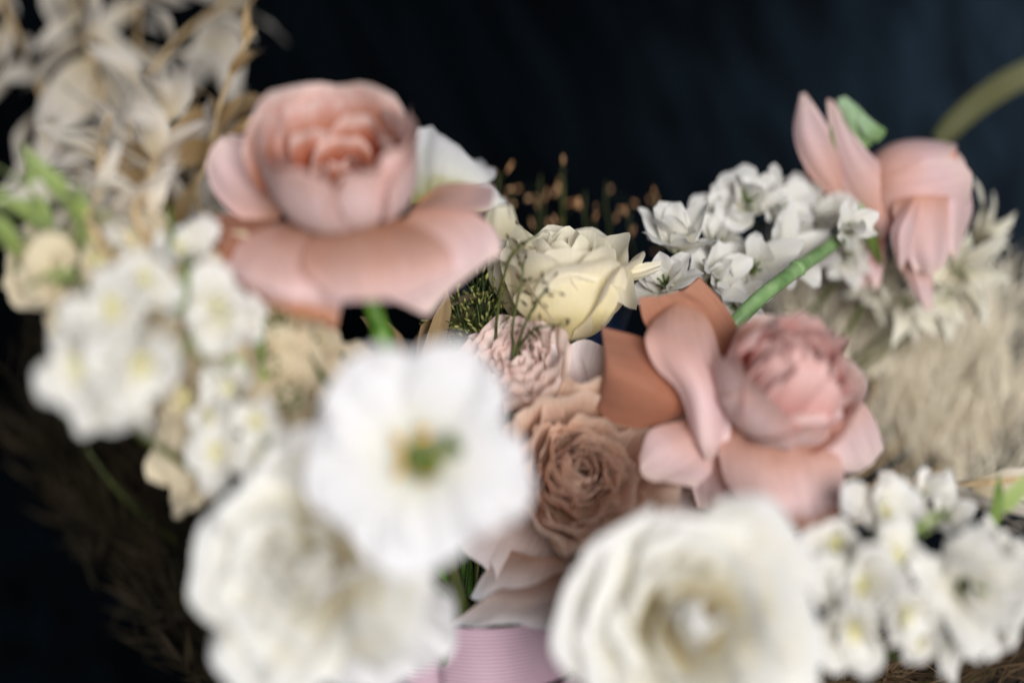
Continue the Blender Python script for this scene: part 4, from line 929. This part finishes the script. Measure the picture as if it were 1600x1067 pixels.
for k, (x_, y_, w_) in enumerate(tips):
    dd = 0.76 + 0.01 * (k % 4)
    panicle('sparse tan seed head %s' % w_, [(x_, y_, dd), (x_ - 2, y_ + 35, dd), (x_ - 6 + k, y_ + 100, dd - 0.01), (840 + 6 * k, 560, 0.72)], 5, 740 + k, 'stem_dark', 'seed_tan', SG, (0.0011, 0.0026), 14, 0.6, 'seed_head', 0.0003)

# ------------------------------------------------------------------ olive blade, added blue strip, mauve ribbon
def blade():
    path = [(1465, 222, 0.80), (1490, 195, 0.80), (1530, 160, 0.80), (1590, 122, 0.81), (1680, 85, 0.82)]
    base = P(*path[0])
    t = thing('olive_grass', 'flat olive grass blade curving out to the right edge behind the turned rose', 'grass', Matrix.Translation(base))
    rows = []
    for i, (x, y, d) in enumerate(path):
        wpx = [14, 18, 19, 20, 20][i]
        rows.append([(x - wpx * 0.6, y - wpx * 0.8, 0), (x, y, -4), (x + wpx * 0.6, y + wpx * 0.8, 0)])
    g = [[tuple(P(px, py, path[i][2] + dd * 0.001)) for (px, py, dd) in r] for i, r in enumerate(rows)]
    gg = catmull(np.array(g), 20)
    me = grid_mesh('leaf_blade', gg, M['olive'], inv=t.matrix_world.inverted())
    obj('leaf_blade', me, t)
    mb = MB(); mb.tube([base, P(1430, 290, 0.80), P(1380, 420, 0.79), P(1200, 700, 0.74), BIND + Vector((0.01, 0.012, 0)), Vector((BIND.x, BIND.y, 0.004))], [0.002, 0.0016, 0.0016], 6, 30)
    mb.build('stalk', M['stem_dark'], t, t.matrix_world.inverted())
blade()

def blue_gap_strip():
    base = BIND + Vector((0.004, 0.016, 0))  # made-up strip in place of the lit blue backdrop between the stems
    t = thing('blue_gap_strip', 'added deep blue strip standing in for lit backdrop under the cream rose', 'ribbon', Matrix.Translation(base))
    path = [(720, 470, 0.715), (760, 500, 0.71), (800, 530, 0.70), (860, 548, 0.69), (915, 545, 0.69), (960, 500, 0.70), (985, 440, 0.71)]
    g = []
    for i, (x, y, d) in enumerate(path):
        g.append([tuple(P(x - 4, y - 32, d + 0.006)), tuple(P(x, y, d)), tuple(P(x + 6, y + 36, d + 0.004))])
    gg = catmull(np.array(g), 36)
    gg = np.swapaxes(catmull(np.swapaxes(gg, 0, 1), 7), 0, 1)
    me = grid_mesh('band', gg, M['blue'], inv=t.matrix_world.inverted())
    obj('band', me, t)
    c = P(860, 590, 0.695)
    g2 = [[tuple(Vector(p) + Vector((-0.006, 0, 0))), tuple(Vector(p) + Vector((0.006, 0.001, 0)))] for p in (c, c.lerp(base, 0.5), base)]
    me = grid_mesh('tail', catmull(np.array(g2), 12), M['blue'], inv=t.matrix_world.inverted())
    obj('tail', me, t)
blue_gap_strip()

def mauve_ribbon():
    c = BIND
    t = thing('mauve_ribbon', 'mauve ribbed ribbon wrapped round the stems at the bottom edge', 'ribbon', Matrix.Translation(Vector((c.x, c.y, 0.0))))
    nz, na = 26, 73
    pts = np.zeros((nz, na, 3))
    top = P(752, 978, 0.60).z
    for i in range(nz):
        f = i / (nz - 1)
        z = 0.035 + (top - 0.035) * f
        r = 0.030 + 0.012 * f ** 2
        for j in range(na):
            a = 2 * math.pi * j / (na - 1)
            rr = r + 0.0016 * math.sin(a * 5 + 1 + f * 2) * (0.4 + f) + 0.0030 * math.exp(-((a - 3.9) / 0.12) ** 2) - 0.0035 * math.exp(-((a - 4.12) / 0.10) ** 2)
            if j in (0, na - 1): rr = r
            pts[i, j] = (rr * math.cos(a), rr * 0.85 * math.sin(a), z)
    obj('wrap', grid_mesh('wrap', pts, M['ribbon']), t)
    # folded-over upper band, proud of the wrap
    p2 = np.zeros((8, na, 3))
    for i in range(8):
        f = i / 7
        for j in range(na):
            a = 2 * math.pi * j / (na - 1)
            r = 0.0445 + 0.002 * math.sin(math.pi * f)
            p2[i, j] = (r * math.cos(a), r * 0.85 * math.sin(a), top - 0.05 + 0.022 * f + 0.006 * math.sin(a + 1))
    obj('band', grid_mesh('band', p2, M['ribbon']), t)
mauve_ribbon()
